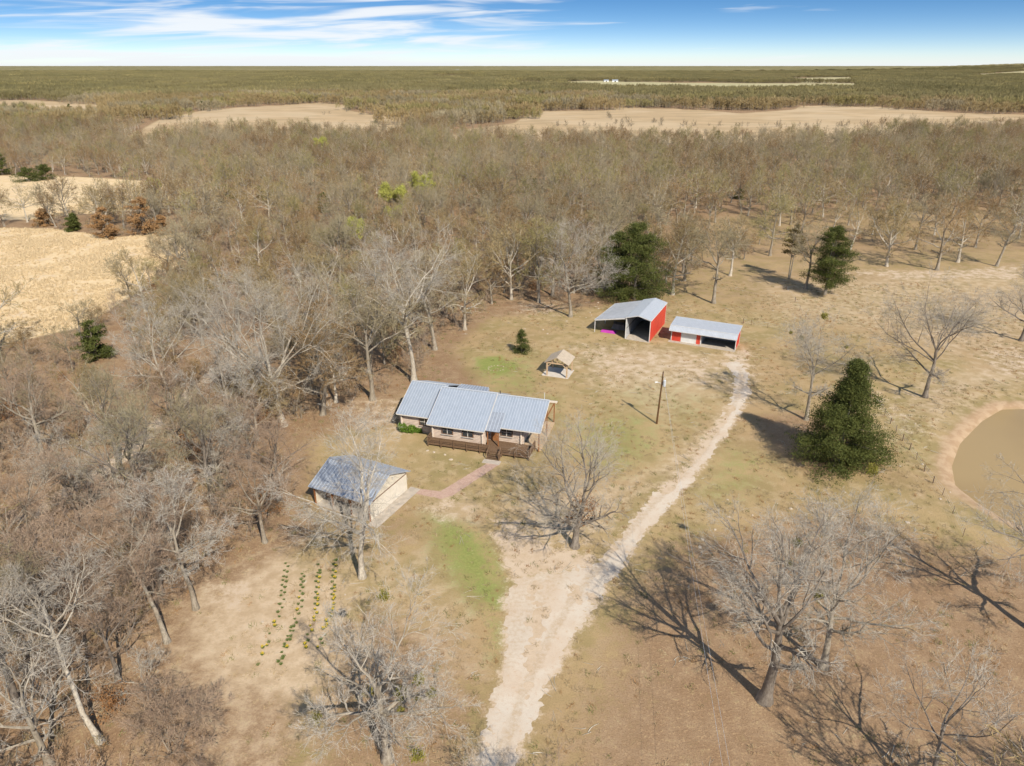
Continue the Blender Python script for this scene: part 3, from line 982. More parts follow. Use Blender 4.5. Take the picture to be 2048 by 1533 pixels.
for x in posts:
    MB().box(x - 0.06, x + 0.06, -1.08, -0.96, -0.1, 1.55).build('post', M['deck'], deck)
for y in (2.0,):
    MB().box(15.51, 15.62, y - 0.06, y + 0.06, -0.1, 1.55).build('post', M['deck'], deck)
MB().box(0.36, 0.48, 0.3, 0.42, -0.1, 1.55).build('post', M['deck'], deck)
for x0, x1 in ((0.4, 9.76), (11.44, 15.5)):
    MB().box(x0, x1, -1.12, -0.94, 1.55, 1.59).build('cap_rail', M['deck'], deck)
    for z in (0.78, 1.0, 1.22):
        MB().box(x0 + 0.05, x1 - 0.05, -0.955, -0.92, z, z + 0.13).build('rail', M['deck'], deck)
for z in (0.78, 1.0, 1.22):
    MB().box(0.49, 0.525, -0.9, 0.4, z, z + 0.13).build('rail', M['deck'], deck)
    MB().box(15.47, 15.505, -0.9, 2.05, z, z + 0.13).build('rail', M['deck'], deck)
MB().box(0.38, 0.56, -0.94, 0.42, 1.552, 1.588).build('cap_rail', M['deck'], deck)
MB().box(15.44, 15.63, -0.94, 2.05, 1.552, 1.588).build('cap_rail', M['deck'], deck)
for i in range(4):
    y0 = -1.10 - 0.29 * i
    zt = DZ - 0.10 - 0.13 * i
    MB().box(9.78, 11.42, y0 - 0.27, y0, zt - 0.045, zt).build('stair_tread', M['deck'], deck)
for x in (9.74, 11.46):
    MB().beam((x, -1.09, 0.40), (x, -2.25, -0.02), 0.05, 0.24).build('stringer', M['deck'], deck)
    MB().box(x - 0.05, x + 0.05, -2.28, -2.18, -0.1, 1.05).build('post', M['deck'], deck)
    MB().beam((x, -1.09, 1.50), (x, -2.24, 1.05), 0.12, 0.05).build('handrail', M['deck'], deck)
    MB().beam((x, -1.09, 1.05), (x, -2.24, 0.60), 0.04, 0.12).build('rail', M['deck'], deck)
land = tag(MB().box(9.35, 11.85, -3.35, -2.3, -0.1, 0.05).build('stair_landing', M['concrete']), 'pale concrete landing slab at the foot of the deck steps', 'slab')
land.location = (-12.24, 90.61, 0)
land.rotation_euler = (0, 0, H_ANG)

# ---- garage
GA = math.radians(-26)
gar = thing('garage', 'low garage with streaked metal roof and cream gable behind a bare tree', 'garage', (-25.1, 74.6, 0), GA)
GL, GW = 9.25, 8.65
MB().box(GL - 0.45, GL - 0.35, 0.45, GW - 0.45, 0.0, 2.5).box(0.5, 0.6, 0.45, GW - 0.45, 0.0, 2.5).box(0.6, GL - 0.45, GW - 0.55, GW - 0.45, 0.0, 2.5).build('wall', M['cream'], gar)
for k in range(4):
    MB().box(0.5 + k * 2.75, 0.65 + k * 2.75, 0.28, 0.43, 0.0, 2.5).build('post', M['brownwood'], gar)
MB().box(0.6, GL - 0.45, 2.2, 2.3, 0.0, 2.5).build('front_wall', M['brownwood'], gar)
MB().box(0.4, GL - 0.46, 0.3, GW - 0.5, -0.1, 0.03).build('floor_slab', M['concrete'], gar)
MB().poly([(GL - 0.35, 0.45, 2.5), (GL - 0.35, GW - 0.45, 2.5), (GL - 0.35, GW / 2, 4.3)]).build('gable', M['cream'], gar)
MB().poly([(0.5, 0.45, 2.5), (0.5, GW / 2, 4.3), (0.5, GW - 0.45, 2.5)]).build('gable', M['cream'], gar)
roof_plane(gar, 'roof', (0, 0, 2.62), (GL, 0, 2.62), (0, GW / 2, 4.5), (GL, GW / 2, 4.5), M['galv2'], 0.46)
roof_plane(gar, 'roof', (0, GW, 2.62), (GL, GW, 2.62), (0, GW / 2 + 0.003, 4.5), (GL, GW / 2 + 0.003, 4.5), M['galv2'], 0.42)
MB().beam((0, GW / 2, 4.53), (GL, GW / 2, 4.53), 0.3, 0.05).build('ridge_cap', M['galv2'], gar)
MB().box(GL - 0.345, GL - 0.30, 0.5, GW - 0.5, 2.38, 2.5).build('header_trim', M['window'], gar)
dr = MB().box(GL - 0.345, GL - 0.31, 1.0, 7.6, 0.05, 2.3).build('garage_door', M['cream2'], gar)
for k in range(4):
    MB().box(GL - 0.308, GL - 0.29, 1.05, 7.55, 0.1 + k * 0.55, 0.6 + k * 0.55).build('door_panel', M['cream2'], dr)
MB().tube((GL - 0.3, 5.2, 3.35), (GL - 0.24, 5.2, 3.35), 0.16, 0.16, 10).build('gable_vent', M['sash'], gar)
tag(MB().box(GL - 0.3, GL + 1.15, -0.4, GW + 0.3, -0.15, 0.04).build('garage_apron', M['concrete']), 'pale concrete apron in front of the garage gable', 'slab')
bpy.data.objects['garage_apron'].location = (-25.1, 74.6, 0)
bpy.data.objects['garage_apron'].rotation_euler = (0, 0, GA)

# ---- tall red barn with lean-to
BA = math.radians(-25)
barn = thing('red_barn', 'tall red metal barn with open front and silver lean-to roof', 'barn', (22.6, 133.4, 0), BA)
BW, BL, BE, BR = 4.95, 12.6, 4.5, 5.15
def clad(root, name, a, b, z0, z1a, z1b, mat, inner=None, rib=0.3, t=0.06):
    """metal sheet wall with vertical ribs; top runs from z1a to z1b"""
    a, b = Vector((*a, 0)), Vector((*b, 0))
    d = (b - a).normalized()
    nrm_ = Vector((d.y, -d.x, 0))
    mb = MB()
    i0, i1 = a - nrm_ * t, b - nrm_ * t
    mb.hexa([(a.x, a.y, z0), (b.x, b.y, z0), (i1.x, i1.y, z0), (i0.x, i0.y, z0), (a.x, a.y, z1a), (b.x, b.y, z1b), (i1.x, i1.y, z1b), (i0.x, i0.y, z1a)])
    if inner is not None:
        mb.m[-2] = 1
    w = mb.build(name, [mat, inner or mat], root)
    rb = MB()
    L = (b - a).length
    n = int(L / rib)
    for k in range(1, n):
        t_ = k / n
        p = a.lerp(b, t_) + nrm_ * 0.012
        rb.hexa([(p.x - d.x * 0.02, p.y - d.y * 0.02, z0 + 0.01), (p.x + d.x * 0.02, p.y + d.y * 0.02, z0 + 0.01), (p.x + d.x * 0.02 - nrm_.x * 0.02, p.y + d.y * 0.02 - nrm_.y * 0.02, z0 + 0.01), (p.x - d.x * 0.02 - nrm_.x * 0.02, p.y - d.y * 0.02 - nrm_.y * 0.02, z0 + 0.01),
                 (p.x - d.x * 0.02, p.y - d.y * 0.02, z1a + (z1b - z1a) * t_ - 0.02), (p.x + d.x * 0.02, p.y + d.y * 0.02, z1a + (z1b - z1a) * t_ - 0.02), (p.x + d.x * 0.02 - nrm_.x * 0.02, p.y + d.y * 0.02 - nrm_.y * 0.02, z1a + (z1b - z1a) * t_ - 0.02), (p.x - d.x * 0.02 - nrm_.x * 0.02, p.y - d.y * 0.02 - nrm_.y * 0.02, z1a + (z1b - z1a) * t_ - 0.02)])
    rb.build('siding_ribs', mat, w)
    return w
clad(barn, 'side_wall', (BW, 0.05), (BW, BL), 0, BE, BE, M['red'], M['inner'])
clad(barn, 'partition_wall', (0.06, BL), (0.06, 0.05), 0, BE, BE, M['inner'], M['inner'])
clad(barn, 'back_wall', (BW - 0.07, BL), (0.13, BL), 0, BE, BE, M['red'], M['inner'])
MB().poly([(BW - 0.07, BL - 0.03, BE), (BW / 2, BL - 0.03, BR), (0.13, BL - 0.03, BE)]).build('gable', M['red'], barn)
MB().beam((0.1, 0.02, 2.2), (0.1, BL - 0.1, 2.2), 0.09, 0.12).build('girt', M['darkmetal'], barn)
roof_plane(barn, 'roof', (BW + 0.12, -0.15, BE + 0.03), (BW + 0.12, BL + 0.15, BE + 0.03), (BW / 2, -0.15, BR + 0.06), (BW / 2, BL + 0.15, BR + 0.06), M['galv_light'], 0.35, 0.06)
roof_plane(barn, 'roof', (-0.05, -0.15, BE + 0.03), (-0.05, BL + 0.15, BE + 0.03), (BW / 2 - 0.003, -0.15, BR + 0.06), (BW / 2 - 0.003, BL + 0.15, BR + 0.06), M['galv_light'], 0.35, 0.06)
lf, lb = (-6.9, 1.2), (-6.3, BL + 0.6)
MB().slab([(lf[0], lf[1], 2.72), (-0.06, 0.0, 4.42), (-0.06, BL + 0.12, 4.42), (lb[0], lb[1], 2.72)], 0.06).build('lean_to_roof', M['galv_light'], barn)
ls = MB()
for k in range(1, 36):
    t_ = k / 36
    a_ = Vector((lf[0], lf[1], 2.72)).lerp(Vector((lb[0], lb[1], 2.72)), t_)
    b_ = Vector((-0.06, 0, 4.42)).lerp(Vector((-0.06, BL + 0.12, 4.42)), t_)
    ls.beam(a_ + Vector((0, 0, 0.015)), b_ + Vector((0, 0, 0.015)), 0.04, 0.03)
ls.build('lean_to_seams', M['galv_light'], barn)
MB().beam((lf[0] + 0.05, lf[1] - 0.03, 2.58), (-0.12, -0.03, 4.25), 0.06, 0.2).build('lean_to_beam', M['trim'], barn)
MB().beam((lf[0] - 0.02, lf[1], 2.66), (lb[0] - 0.02, lb[1], 2.66), 0.05, 0.16).build('eave_trim', M['trim'], barn)
for p in ((lf[0] + 0.1, lf[1] + 0.05), ((lf[0] + lb[0]) / 2 + 0.1, (lf[1] + lb[1]) / 2), (lb[0] + 0.1, lb[1] - 0.1)):
    MB().box(p[0] - 0.06, p[0] + 0.06, p[1] - 0.06, p[1] + 0.06, -0.1, 2.62).build('post', M['trim'], barn)
clad(barn, 'lean_to_back_wall', (-0.1, BL + 0.2), (lb[0] + 0.1, lb[1] - 0.2), 0, 4.3, 2.6, M['red'], M['inner'])
ct = MB()
ct.box(BW - 0.1, BW + 0.03, -0.03, 0.045, 0, BE).box(-0.02, 0.14, -0.03, 0.045, 0, BE)
ct.box(BW - 0.08, BW + 0.03, BL + 0.005, BL + 0.06, 0, BE)
ct.beam((BW + 0.15, -0.17, BE + 0.0), (BW / 2, -0.17, BR + 0.03), 0.04, 0.14).beam((-0.08, -0.17, BE + 0.0), (BW / 2 - 0.01, -0.17, BR + 0.03), 0.04, 0.14)
ct.beam((BW + 0.14, -0.1, BE - 0.01), (BW + 0.14, BL + 0.1, BE - 0.01), 0.05, 0.15)
ct.build('corner_trim', M['trim'], barn)
MB().box(0.2, BW - 0.1, -0.2, BL - 0.1, -0.15, 0.05).build('floor_slab', M['concrete'], barn)
# things kept under the lean-to
pl = MB().hexa([(-1.5, 0, 0), (1.6, -0.5, 0), (1.9, 1.0, 0), (-1.2, 1.5, 0), (-1.3, 0.2, 0.42), (0.9, -0.2, 0.5), (1.3, 0.8, 0.3), (-1.0, 1.3, 0.25)])
tag(pl.build('plastic_ramp', M['magenta']), 'bright magenta plastic slab lying under the lean-to of the red barn', 'plastic slab')
bpy.data.objects['plastic_ramp'].location = (19.6, 137.0, 0.0)
bpy.data.objects['plastic_ramp'].rotation_euler = (0, 0, math.radians(-14))
pm = MB()
rr = random.Random(4)
for k in range(5):
    pm.hexa([(-1.6 + 0.1 * k, -1.1 + 0.08 * k, 0.22 * k), (1.6 - 0.12 * k, -1.0, 0.22 * k), (1.5, 1.1 - 0.1 * k, 0.22 * k), (-1.5, 1.0, 0.22 * k),
             (-1.55 + 0.1 * k, -1.0 + 0.08 * k, 0.22 * k + 0.21), (1.5 - 0.12 * k, -0.95, 0.22 * k + 0.19), (1.45, 1.0 - 0.1 * k, 0.22 * k + 0.2), (-1.45, 0.95, 0.22 * k + 0.21)])
tag(pm.build('sheet_stack', M['pile']), 'grey stack of sheeting stored at the back of the lean-to', 'stack')
bpy.data.objects['sheet_stack'].location = (22.4, 139.6, 0.0)
bpy.data.objects['sheet_stack'].rotation_euler = (0, 0, math.radians(-20))

# ---- low red shed with white roll door and open bay
SA = math.radians(-25.5)
shed = thing('red_shed', 'low red shed with white roll-up door and one open bay', 'shed', (31.6, 132.5, 0), SA)
SW, SD = 12.5, 4.5
def shed_top(v):
    return 3.15 + (3.5 - 3.15) * (v - 0.1) / (SD - 0.1)
roof_plane(shed, 'roof', (-0.3, 0.1, 3.17), (SW + 0.15, 0.1, 3.17), (-0.3, SD + 0.2, 3.55), (SW + 0.15, SD + 0.2, 3.55), M['galv_light'], 0.3, 0.06)
roof_plane(shed, 'roof_skirt', (-0.3, -0.85, 2.38), (SW + 0.15, -0.85, 2.38), (-0.3, 0.09, 3.165), (SW + 0.15, 0.09, 3.165), M['galv_light'], 0.3, 0.05)
st = MB()
st.beam((-0.3, 0.09, 3.2), (SW + 0.15, 0.09, 3.2), 0.14, 0.05)
for x in (-0.33, SW + 0.18):
    st.beam((x, -0.87, 2.34), (x, 0.1, 3.13), 0.05, 0.15).beam((x, 0.1, 3.13), (x, SD + 0.2, 3.51), 0.05, 0.15)
st.beam((-0.3, SD + 0.22, 3.5), (SW + 0.15, SD + 0.22, 3.5), 0.05, 0.15)
st.beam((-0.3, -0.88, 2.33), (SW + 0.15, -0.88, 2.33), 0.04, 0.08)
st.build('roof_trim', M['trim'], shed)
clad(shed, 'front_wall', (0.05, 0), (1.95, 0), 0, 3.05, 3.05, M['red'], M['inner'])
clad(shed, 'front_wall', (4.95, 0), (5.75, 0), 0, 3.05, 3.05, M['red'], M['inner'])
MB().box(1.96, 4.94, 0.0, 0.06, 2.5, 3.05).build('header', M['red'], shed)
rd = MB().box(2.1, 4.8, 0.03, 0.08, 0.02, 2.5).build('roll_door', M['white'], shed)
for k in range(8):
    MB().box(2.12, 4.78, 0.015, 0.028, 0.05 + k * 0.3, 0.32 + k * 0.3).build('door_slat', M['white'], rd)
MB().box(3.2, 3.7, 0.0, 0.014, 2.12, 2.22).build('door_handle', M['darkmetal'], rd)
fr = MB().box(1.95, 2.1, -0.03, 0.09, 0, 2.55).box(4.8, 4.95, -0.03, 0.09, 0, 2.55).box(2.1, 4.8, -0.03, 0.09, 2.5, 2.6)
fr.build('door_frame', M['trim'], shed)
sp = MB()
for x in (-0.02, 5.75, SW - 0.1):
    sp.box(x, x + 0.13, -0.05, 0.1, 0, 3.05)
sp.box(SW - 0.1, SW + 0.03, SD - 0.05, SD + 0.06, 0, 3.4)
sp.build('corner_trim', M['trim'], shed)
clad(shed, 'side_wall', (SW, 0.1), (SW, SD), 0, shed_top(0.1) - 0.06, shed_top(SD) - 0.06, M['red'], M['inner'])
clad(shed, 'side_wall', (0, SD), (0, 0.1), 0, shed_top(SD) - 0.06, shed_top(0.1) - 0.06, M['red'], M['inner'])
clad(shed, 'back_wall', (SW - 0.07, SD), (0.07, SD), 0, 3.42, 3.42, M['red'], M['inner'])
clad(shed, 'partition_wall', (5.85, SD - 0.07), (5.85, 0.1), 0, 3.4, 3.1, M['inner'], M['inner'])
MB().box(-0.35, SW + 0.05, -1.0, SD - 0.1, -0.15, 0.05).build('floor_slab', M['concrete'], shed)

# ---- picnic pavilion
PA = math.radians(-20)
pav = thing('picnic_pavilion', 'small open timber pavilion with tan gabled roof on a pale slab', 'pavilion', (6.17, 115.1, 0), PA)
PW, PD = 3.6, 3.5
for x in (0.0, PW):
    for y_ in (0.0, PD):
        MB().box(x - 0.12, x + 0.12, y_ - 0.12, y_ + 0.12, 0, 2.35).build('post', M['timber'], pav)
for y_ in (0.0, PD):
    MB().box(-0.3, PW + 0.3, y_ - 0.1, y_ + 0.1, 2.351, 2.55).build('beam', M['timber'], pav)
    for s, x in ((1, 0.0), (-1, PW)):
        MB().beam((x + s * 0.14, y_, 1.75), (x + s * 0.75, y_, 2.33), 0.1, 0.12).build('brace', M['timber'], pav)
    MB().box(PW / 2 - 0.08, PW / 2 + 0.08, y_ - 0.08, y_ + 0.08, 2.552, 3.5).build('king_post', M['timber'], pav)
    for x, zt in ((PW / 2 - 0.9, 3.05), (PW / 2 + 0.9, 3.05)):
        MB().box(x - 0.06, x + 0.06, y_ - 0.06, y_ + 0.06, 2.552, zt).build('strut', M['timber'], pav)
    for s, x in ((1, -0.35), (-1, PW + 0.35)):
        MB().beam((x, y_, 2.52), (PW / 2, y_, 3.6), 0.1, 0.14).build('rafter', M['timber'], pav)
for x in (0.0, PW):
    MB().box(x - 0.09, x + 0.09, 0.11, PD - 0.11, 2.36, 2.54).build('side_beam', M['timber'], pav)
MB().slab([(-0.45, -0.4, 2.55), (-0.45, PD + 0.4, 2.55), (PW / 2 - 0.002, PD + 0.4, 3.75), (PW / 2 - 0.002, -0.4, 3.75)], 0.08).build('roof', M['tanroof'], pav)
MB().slab([(PW + 0.45, -0.4, 2.55), (PW + 0.45, PD + 0.4, 2.55), (PW / 2 + 0.002, PD + 0.4, 3.75), (PW / 2 + 0.002, -0.4, 3.75)], 0.08).build('roof', M['tanroof'], pav)
MB().box(-0.9, PW + 0.35, -0.35, PD + 0.35, -0.1, 0.04).build('slab', simple('pale_concrete', (0.66, 0.6, 0.52), (0.56, 0.5, 0.43), 1.5, 0.9), pav)

# ---- utility pole
pole = thing('utility_pole', 'brown wooden utility pole with white transformer on the lawn beside the drive', 'utility pole', (22.1, 96.5, 0))
MB().tube((0, 0, -0.3), (0.28, 0, 8.6), 0.15, 0.10, 10).build('shaft', M['pole'], pole)
tf = MB().tube((0.58, -0.1, 6.35), (0.58, -0.1, 7.25), 0.22, 0.22, 14).tube((0.58, -0.1, 7.25), (0.58, -0.1, 7.36), 0.23, 0.12, 14).build('transformer', M['greymetal'], pole)
MB().tube((0.58, -0.1, 7.36), (0.58, -0.1, 7.7), 0.05, 0.03, 8).build('bushing', M['white'], tf)
MB().box(0.25, 0.4, -0.16, -0.04, 6.5, 7.1).build('bracket', M['darkmetal'], pole)
MB().tube((0.2, 0, 6.75), (-0.5, -0.1, 7.0), 0.03, 0.03, 6).build('lamp_arm', M['greymetal'], pole)
MB().tube((-0.45, -0.1, 7.0), (-0.85, -0.15, 6.98), 0.09, 0.13, 8).build('lamp_head', M['white'], pole)
MB().tube((0.28, 0, 8.6), (0.28, 0, 8.78), 0.05, 0.04, 8).build('insulator', M['darkmetal'], pole)
end = G(1452, 1560, 7.6)
for k, (dx, z0, lab) in enumerate(((0.0, 8.5, 'upper power line wire running from the utility pole toward the camera'), (0.45, 7.5, 'lower power line wire running from the transformer toward the camera'))):
    a = Vector((22.35 + dx * 0.5, 96.4, z0))
    b = Vector((end[0] + dx * 1.5, end[1] , 8.4 - 0.7 * k))
    b = a + (b - a) * 1.5
    mb = MB()
    pts = []
    for i in range(25):
        t_ = i / 24
        p = a.lerp(b, t_)
        p.z -= 1.3 * (1 - (2 * t_ - 1) ** 2)
        pts.append(p)
    for p, q in zip(pts[:-1], pts[1:]):
        mb.tube(p, q, 0.009, 0.009, 4)
    tag(mb.build('power_line_wire', M['greymetal']), lab, 'wire')

# ---- wire fences
def fence(name, label, pts, gap, h=1.2, seed=1, group=None):
    r = random.Random(seed)
    root = thing(name, label, 'fence', (pts[0][0], pts[0][1], 0), 0, group)
    o = Vector((pts[0][0], pts[0][1], 0))
    P = []
    for a, b in zip(pts[:-1], pts[1:]):
        a, b = Vector((*a, 0)), Vector((*b, 0))
        n = max(1, int((b - a).length / gap))
        P += [a.lerp(b, i / n) for i in range(n)]
    P.append(Vector((*pts[-1], 0)))
    tops = []
    for p in P:
        q = p - o
        l = Vector((r.uniform(-0.1, 0.1), r.uniform(-0.1, 0.1), 0))
        hh = h * r.uniform(0.85, 1.15)
        rad = r.choice((0.035, 0.04, 0.07))
        MB().tube(q + Vector((0, 0, -0.2)), q + l + Vector((0, 0, hh)), rad, rad * 0.9, 6).build('post', M['woodpost'], root)
        tops.append((q, l, h))
    for fz in (0.35, 0.65, 0.92):
        mb = MB()
        for (q0, l0, h0), (q1, l1, h1) in zip(tops[:-1], tops[1:]):
            mb.tube(q0 + l0 * fz + Vector((0, 0, h0 * fz)), q1 + l1 * fz + Vector((0, 0, h1 * fz)), 0.008, 0.008, 3)
        mb.build('wire', M['greymetal'], root)
fence('wire_fence', 'sagging wire fence on thin posts between the big cedar and the pond', W_([(1733, 765), (1748, 800), (1792, 866), (1832, 922), (1884, 992), (1905, 1030), (1925, 1075)]), 2.6, 1.15, 3)
fence('wire_fence', 'low wire fence running behind the red shed', W_([(1486, 648), (1502, 651), (1535, 656), (1572, 664), (1625, 672)]), 2.8, 1.1, 5)
fence('wire_fence', 'broken pasture fence running down from the twin-trunked cedar', W_([(1573, 580), (1590, 605), (1610, 640), (1640, 665)]), 6.0, 1.2, 8)
# ------------------------------------------------------------------ vegetation
def unit(v):
    return v / np.maximum(np.linalg.norm(v, axis=-1, keepdims=True), 1e-9)

def tubes(pts, rad, sides):
    """pts (n,K,3), rad (n,K) -> verts, quads"""
    n, K, _ = pts.shape
    d = unit(pts[:, -1] - pts[:, 0])
    ref = np.where(np.abs(d[:, 2:3]) < 0.9, np.array([[0, 0, 1.0]]), np.array([[1.0, 0, 0]]))
    s = unit(np.cross(d, ref))
    u = np.cross(d, s)
    if sides == 2:
        ph = RNG.random(n)[:, None] * np.pi
        w = s * np.cos(ph) + u * np.sin(ph)
        V = np.stack([pts - w[:, None] * rad[..., None], pts + w[:, None] * rad[..., None]], 2)
        b = (np.arange(n) * K * 2)[:, None] + np.arange(K - 1)[None] * 2
        b = b.ravel()
        return V.reshape(-1, 3), np.stack([b, b + 1, b + 3, b + 2], -1)
    a = np.arange(sides) * 2 * np.pi / sides
    off = s[:, None, None] * np.cos(a)[None, None, :, None] + u[:, None, None] * np.sin(a)[None, None, :, None]
    V = pts[:, :, None] + off * rad[..., None, None]
    b = (np.arange(n) * K * sides)[:, None, None] + (np.arange(K - 1) * sides)[None, :, None]
    i = np.arange(sides)[None, None]
    j = (i + 1) % sides
    F = np.stack([b + i, b + j, b + sides + j, b + sides + i], -1).reshape(-1, 4)
    return V.reshape(-1, 3), F

def grow(rng, P, D, L, K, wig, trop):
    pts = [P]
    d = D
    for k in range(K - 1):
        d = unit(d + rng.normal(size=d.shape) * wig + np.array([0, 0, 1.0]) * (trop if np.isscalar(trop) else trop[:, None]))
        P = P + d * (L / (K - 1))[:, None]
        pts.append(P)
    return np.stack(pts, 1)

def spawn(rng, pts, rad, Lp, per, t0, amin, amax, ratio):
    n, K, _ = pts.shape
    idx = np.repeat(np.arange(n), per)
    t = (np.tile((np.arange(per) + 0.5) / per, n) + rng.uniform(-0.5, 0.5, n * per) / per)
    tip = np.tile(np.arange(per) == per - 1, n)
    t = t0 + (0.999 - t0) * np.clip(t, 0, 1)
    t = np.where(tip, 0.98, t)
    x = t * (K - 1)
    k = np.minimum(x.astype(int), K - 2)
    f = (x - k)[:, None]
    P = pts[idx, k] * (1 - f) + pts[idx, k + 1] * f
    T = unit(pts[idx, k + 1] - pts[idx, k])
    r = rad[idx, k] * (1 - f[:, 0]) + rad[idx, k + 1] * f[:, 0]
    q = unit(np.cross(T, rng.normal(size=T.shape)))
    a = np.radians(rng.uniform(amin, amax, n * per))
    a = np.where(tip, a * 0.35, a)[:, None]
    D = T * np.cos(a) + q * np.sin(a)
    L = Lp[idx] * ratio * rng.uniform(0.65, 1.25, n * per) * (1.1 - 0.45 * t)
    return P, unit(D), L, r

def envelope(P, D, c, ax):
    """distance from P along D to the ellipsoid"""
    p, d = (P - c) / ax, D / ax
    A = (d * d).sum(-1)
    B = (p * d).sum(-1)
    C = (p * p).sum(-1) - 1
    disc = np.maximum(B * B - A * C, 0)
    return np.maximum((-B + np.sqrt(disc)) / A, 0.0)

def bare_tree(seed, H, cr, crown_base=0.3, limbs=8, per=(8, 7, 6, 4), lead=0.55, r0=None, rt=0.0075, lean=(0, 0), droop=0.0, bark='bark', twig='twig', sides=(9, 6, 4, 3), up=0.5, stems=1, wig=0.16):
    """a leafless tree: returns (trunk mesh, crown mesh, points along the limbs)"""
    rng = np.random.default_rng(seed)
    r0 = r0 or H * 0.021
    TV, TF, nb = [], [], 0
    CV, CF, CM, cb = [], [], [], 0
    lean = np.array([lean[0], lean[1], 0.0])
    tips = []
    TW = (np.zeros((0, 3)), np.zeros((0, 3), int))
    P0 = rng.normal(size=(stems, 3)) * np.array([0.35, 0.35, 0]) * (stems > 1)
    P0[:, 2] = -0.25
    D0 = unit(np.array([0, 0, 1.0]) + lean + rng.normal(size=(stems, 3)) * np.array([0.25, 0.25, 0]) * (stems > 1))
    Lt = np.full(stems, H * lead) * rng.uniform(0.85, 1.1, stems)
    tr = grow(rng, P0, D0, Lt, 9, 0.055, 0.02)
    t = np.linspace(0, 1, 9)
    rad = r0 / math.sqrt(stems) ** 0.6 * (1 - 0.55 * t) * (1 + 0.75 * np.exp(-t * 14))
    rad = np.repeat(rad[None], stems, 0)
    V, F = tubes(tr, rad, sides[0])
    trunk_V, trunk_F = V, F
    c = np.array([0, 0, H * (crown_base + 1) / 2]) + lean * H * 0.55
    ax = np.array([cr, cr * rng.uniform(0.88, 1.1), H * (1 - crown_base) / 2])
    # limbs
    n = limbs
    tt = np.sort(rng.uniform(crown_base / lead * 0.9, 1.0, n))
    tt[-2:] = 0.97
    si = rng.integers(0, stems, n)
    x = tt * 8
    k = np.minimum(x.astype(int), 7)
    f = (x - k)[:, None]
    P = tr[si, k] * (1 - f) + tr[si, k + 1] * f
    r = (rad[0, k] * (1 - f[:, 0]) + rad[0, k + 1] * f[:, 0]) * rng.uniform(0.5, 0.75, n)
    az = np.arange(n) * 2.4 + rng.uniform(-0.5, 0.5, n)
    elv = np.radians(12 + 58 * ((tt - tt[0]) / max(1e-6, tt[-1] - tt[0])) ** 1.2 + rng.uniform(-10, 12, n)) * (0.7 + 0.6 * up)
    elv = np.minimum(elv, math.radians(82))
    D = np.stack([np.cos(az) * np.cos(elv), np.sin(az) * np.cos(elv), np.sin(elv)], -1)
    L = np.maximum(envelope(P, D, c, ax) * rng.uniform(0.74, 0.98, n), H * 0.12)
    specs = [(7, wig, 0.06 * up + 0.02), (6, wig * 1.1, 0.05 * up - droop), (5, wig * 1.2, 0.03 - droop), (4, 0.2, 0.02 - droop), (3, 0.22, 0.0 - droop)]
    ratios = (0.52, 0.56, 0.66, 0.85)
    for lev in range(5):
        K, wg, tp = specs[lev]
        pts = grow(rng, P, D, L, K, wg, tp)
        tk = np.linspace(0, 1, K)
        rr = np.maximum(r[:, None] * (1 - 0.72 * tk[None]), rt)
        last = lev == 4 or lev >= len(per)
        if last:
            rr = np.maximum(rr, rt) * (1 - 0.75 * tk[None])
        sd = sides[min(lev + 1, 3)] if lev < 3 else 2
        if lev in (2, 3):
            tips.append(pts[:, K // 2])
        if last and lev > 1:
            # the finest twigs: one sliver each
            e_ = pts[:, -1] - pts[:, 0]
            w_ = unit(np.cross(e_, rng.normal(size=e_.shape))) * rt * 1.35
            V = np.stack([pts[:, 0] - w_, pts[:, 0] + w_, pts[:, -1]], 1).reshape(-1, 3)
            TW = (V, np.arange(len(V)).reshape(-1, 3) + cb)
            CV.append(V)
            break
        V, F = tubes(pts, rr, sd)
        CV.append(V)
        CF.append(F + cb)
        CM.append(np.full(len(F), 0 if lev < 2 else 1))
        cb += len(V)
        if last:
            break
        P, D, L, r = spawn(rng, pts, rr, L, per[lev], 0.22 if lev else 0.28, 26 if lev < 2 else 20, 66 if lev < 2 else 50, ratios[lev])
        r = r * 0.62
        lim = envelope(P, D, c, ax * 1.06)
        L = np.minimum(L, lim + 0.10 * H * 0.5 ** lev)
        keep = L > 0.2
        P, D, L, r = P[keep], D[keep], L[keep], r[keep]
    tm = np_mesh('trunk', trunk_V, [trunk_F], [M[bark]], smooth=True)
    CM.append(np.ones(len(TW[1])))
    cm = np_mesh('crown', np.concatenate(CV), [np.concatenate(CF), TW[1]], [M[bark], M[twig]], np.concatenate(CM), smooth=False)
    return tm, cm, np.concatenate(tips)

def leaf_tris(rng, C, size, n_each, spread, upbias=0.3, aspect=0.45):
    """small leaf-like triangles scattered about the centres C"""
    n = len(C) * n_each
    c = np.repeat(C, n_each, 0) + rng.normal(size=(n, 3)) * spread
    d = unit(rng.normal(size=(n, 3)) + np.array([0, 0, upbias]))
    w = unit(np.cross(d, rng.normal(size=(n, 3))))
    s = size * rng.uniform(0.6, 1.3, (n, 1))
    V = np.stack([c - w * s * aspect * 0.5, c + w * s * aspect * 0.5, c + d * s], 1).reshape(-1, 3)
    return V, np.arange(n * 3).reshape(-1, 3)

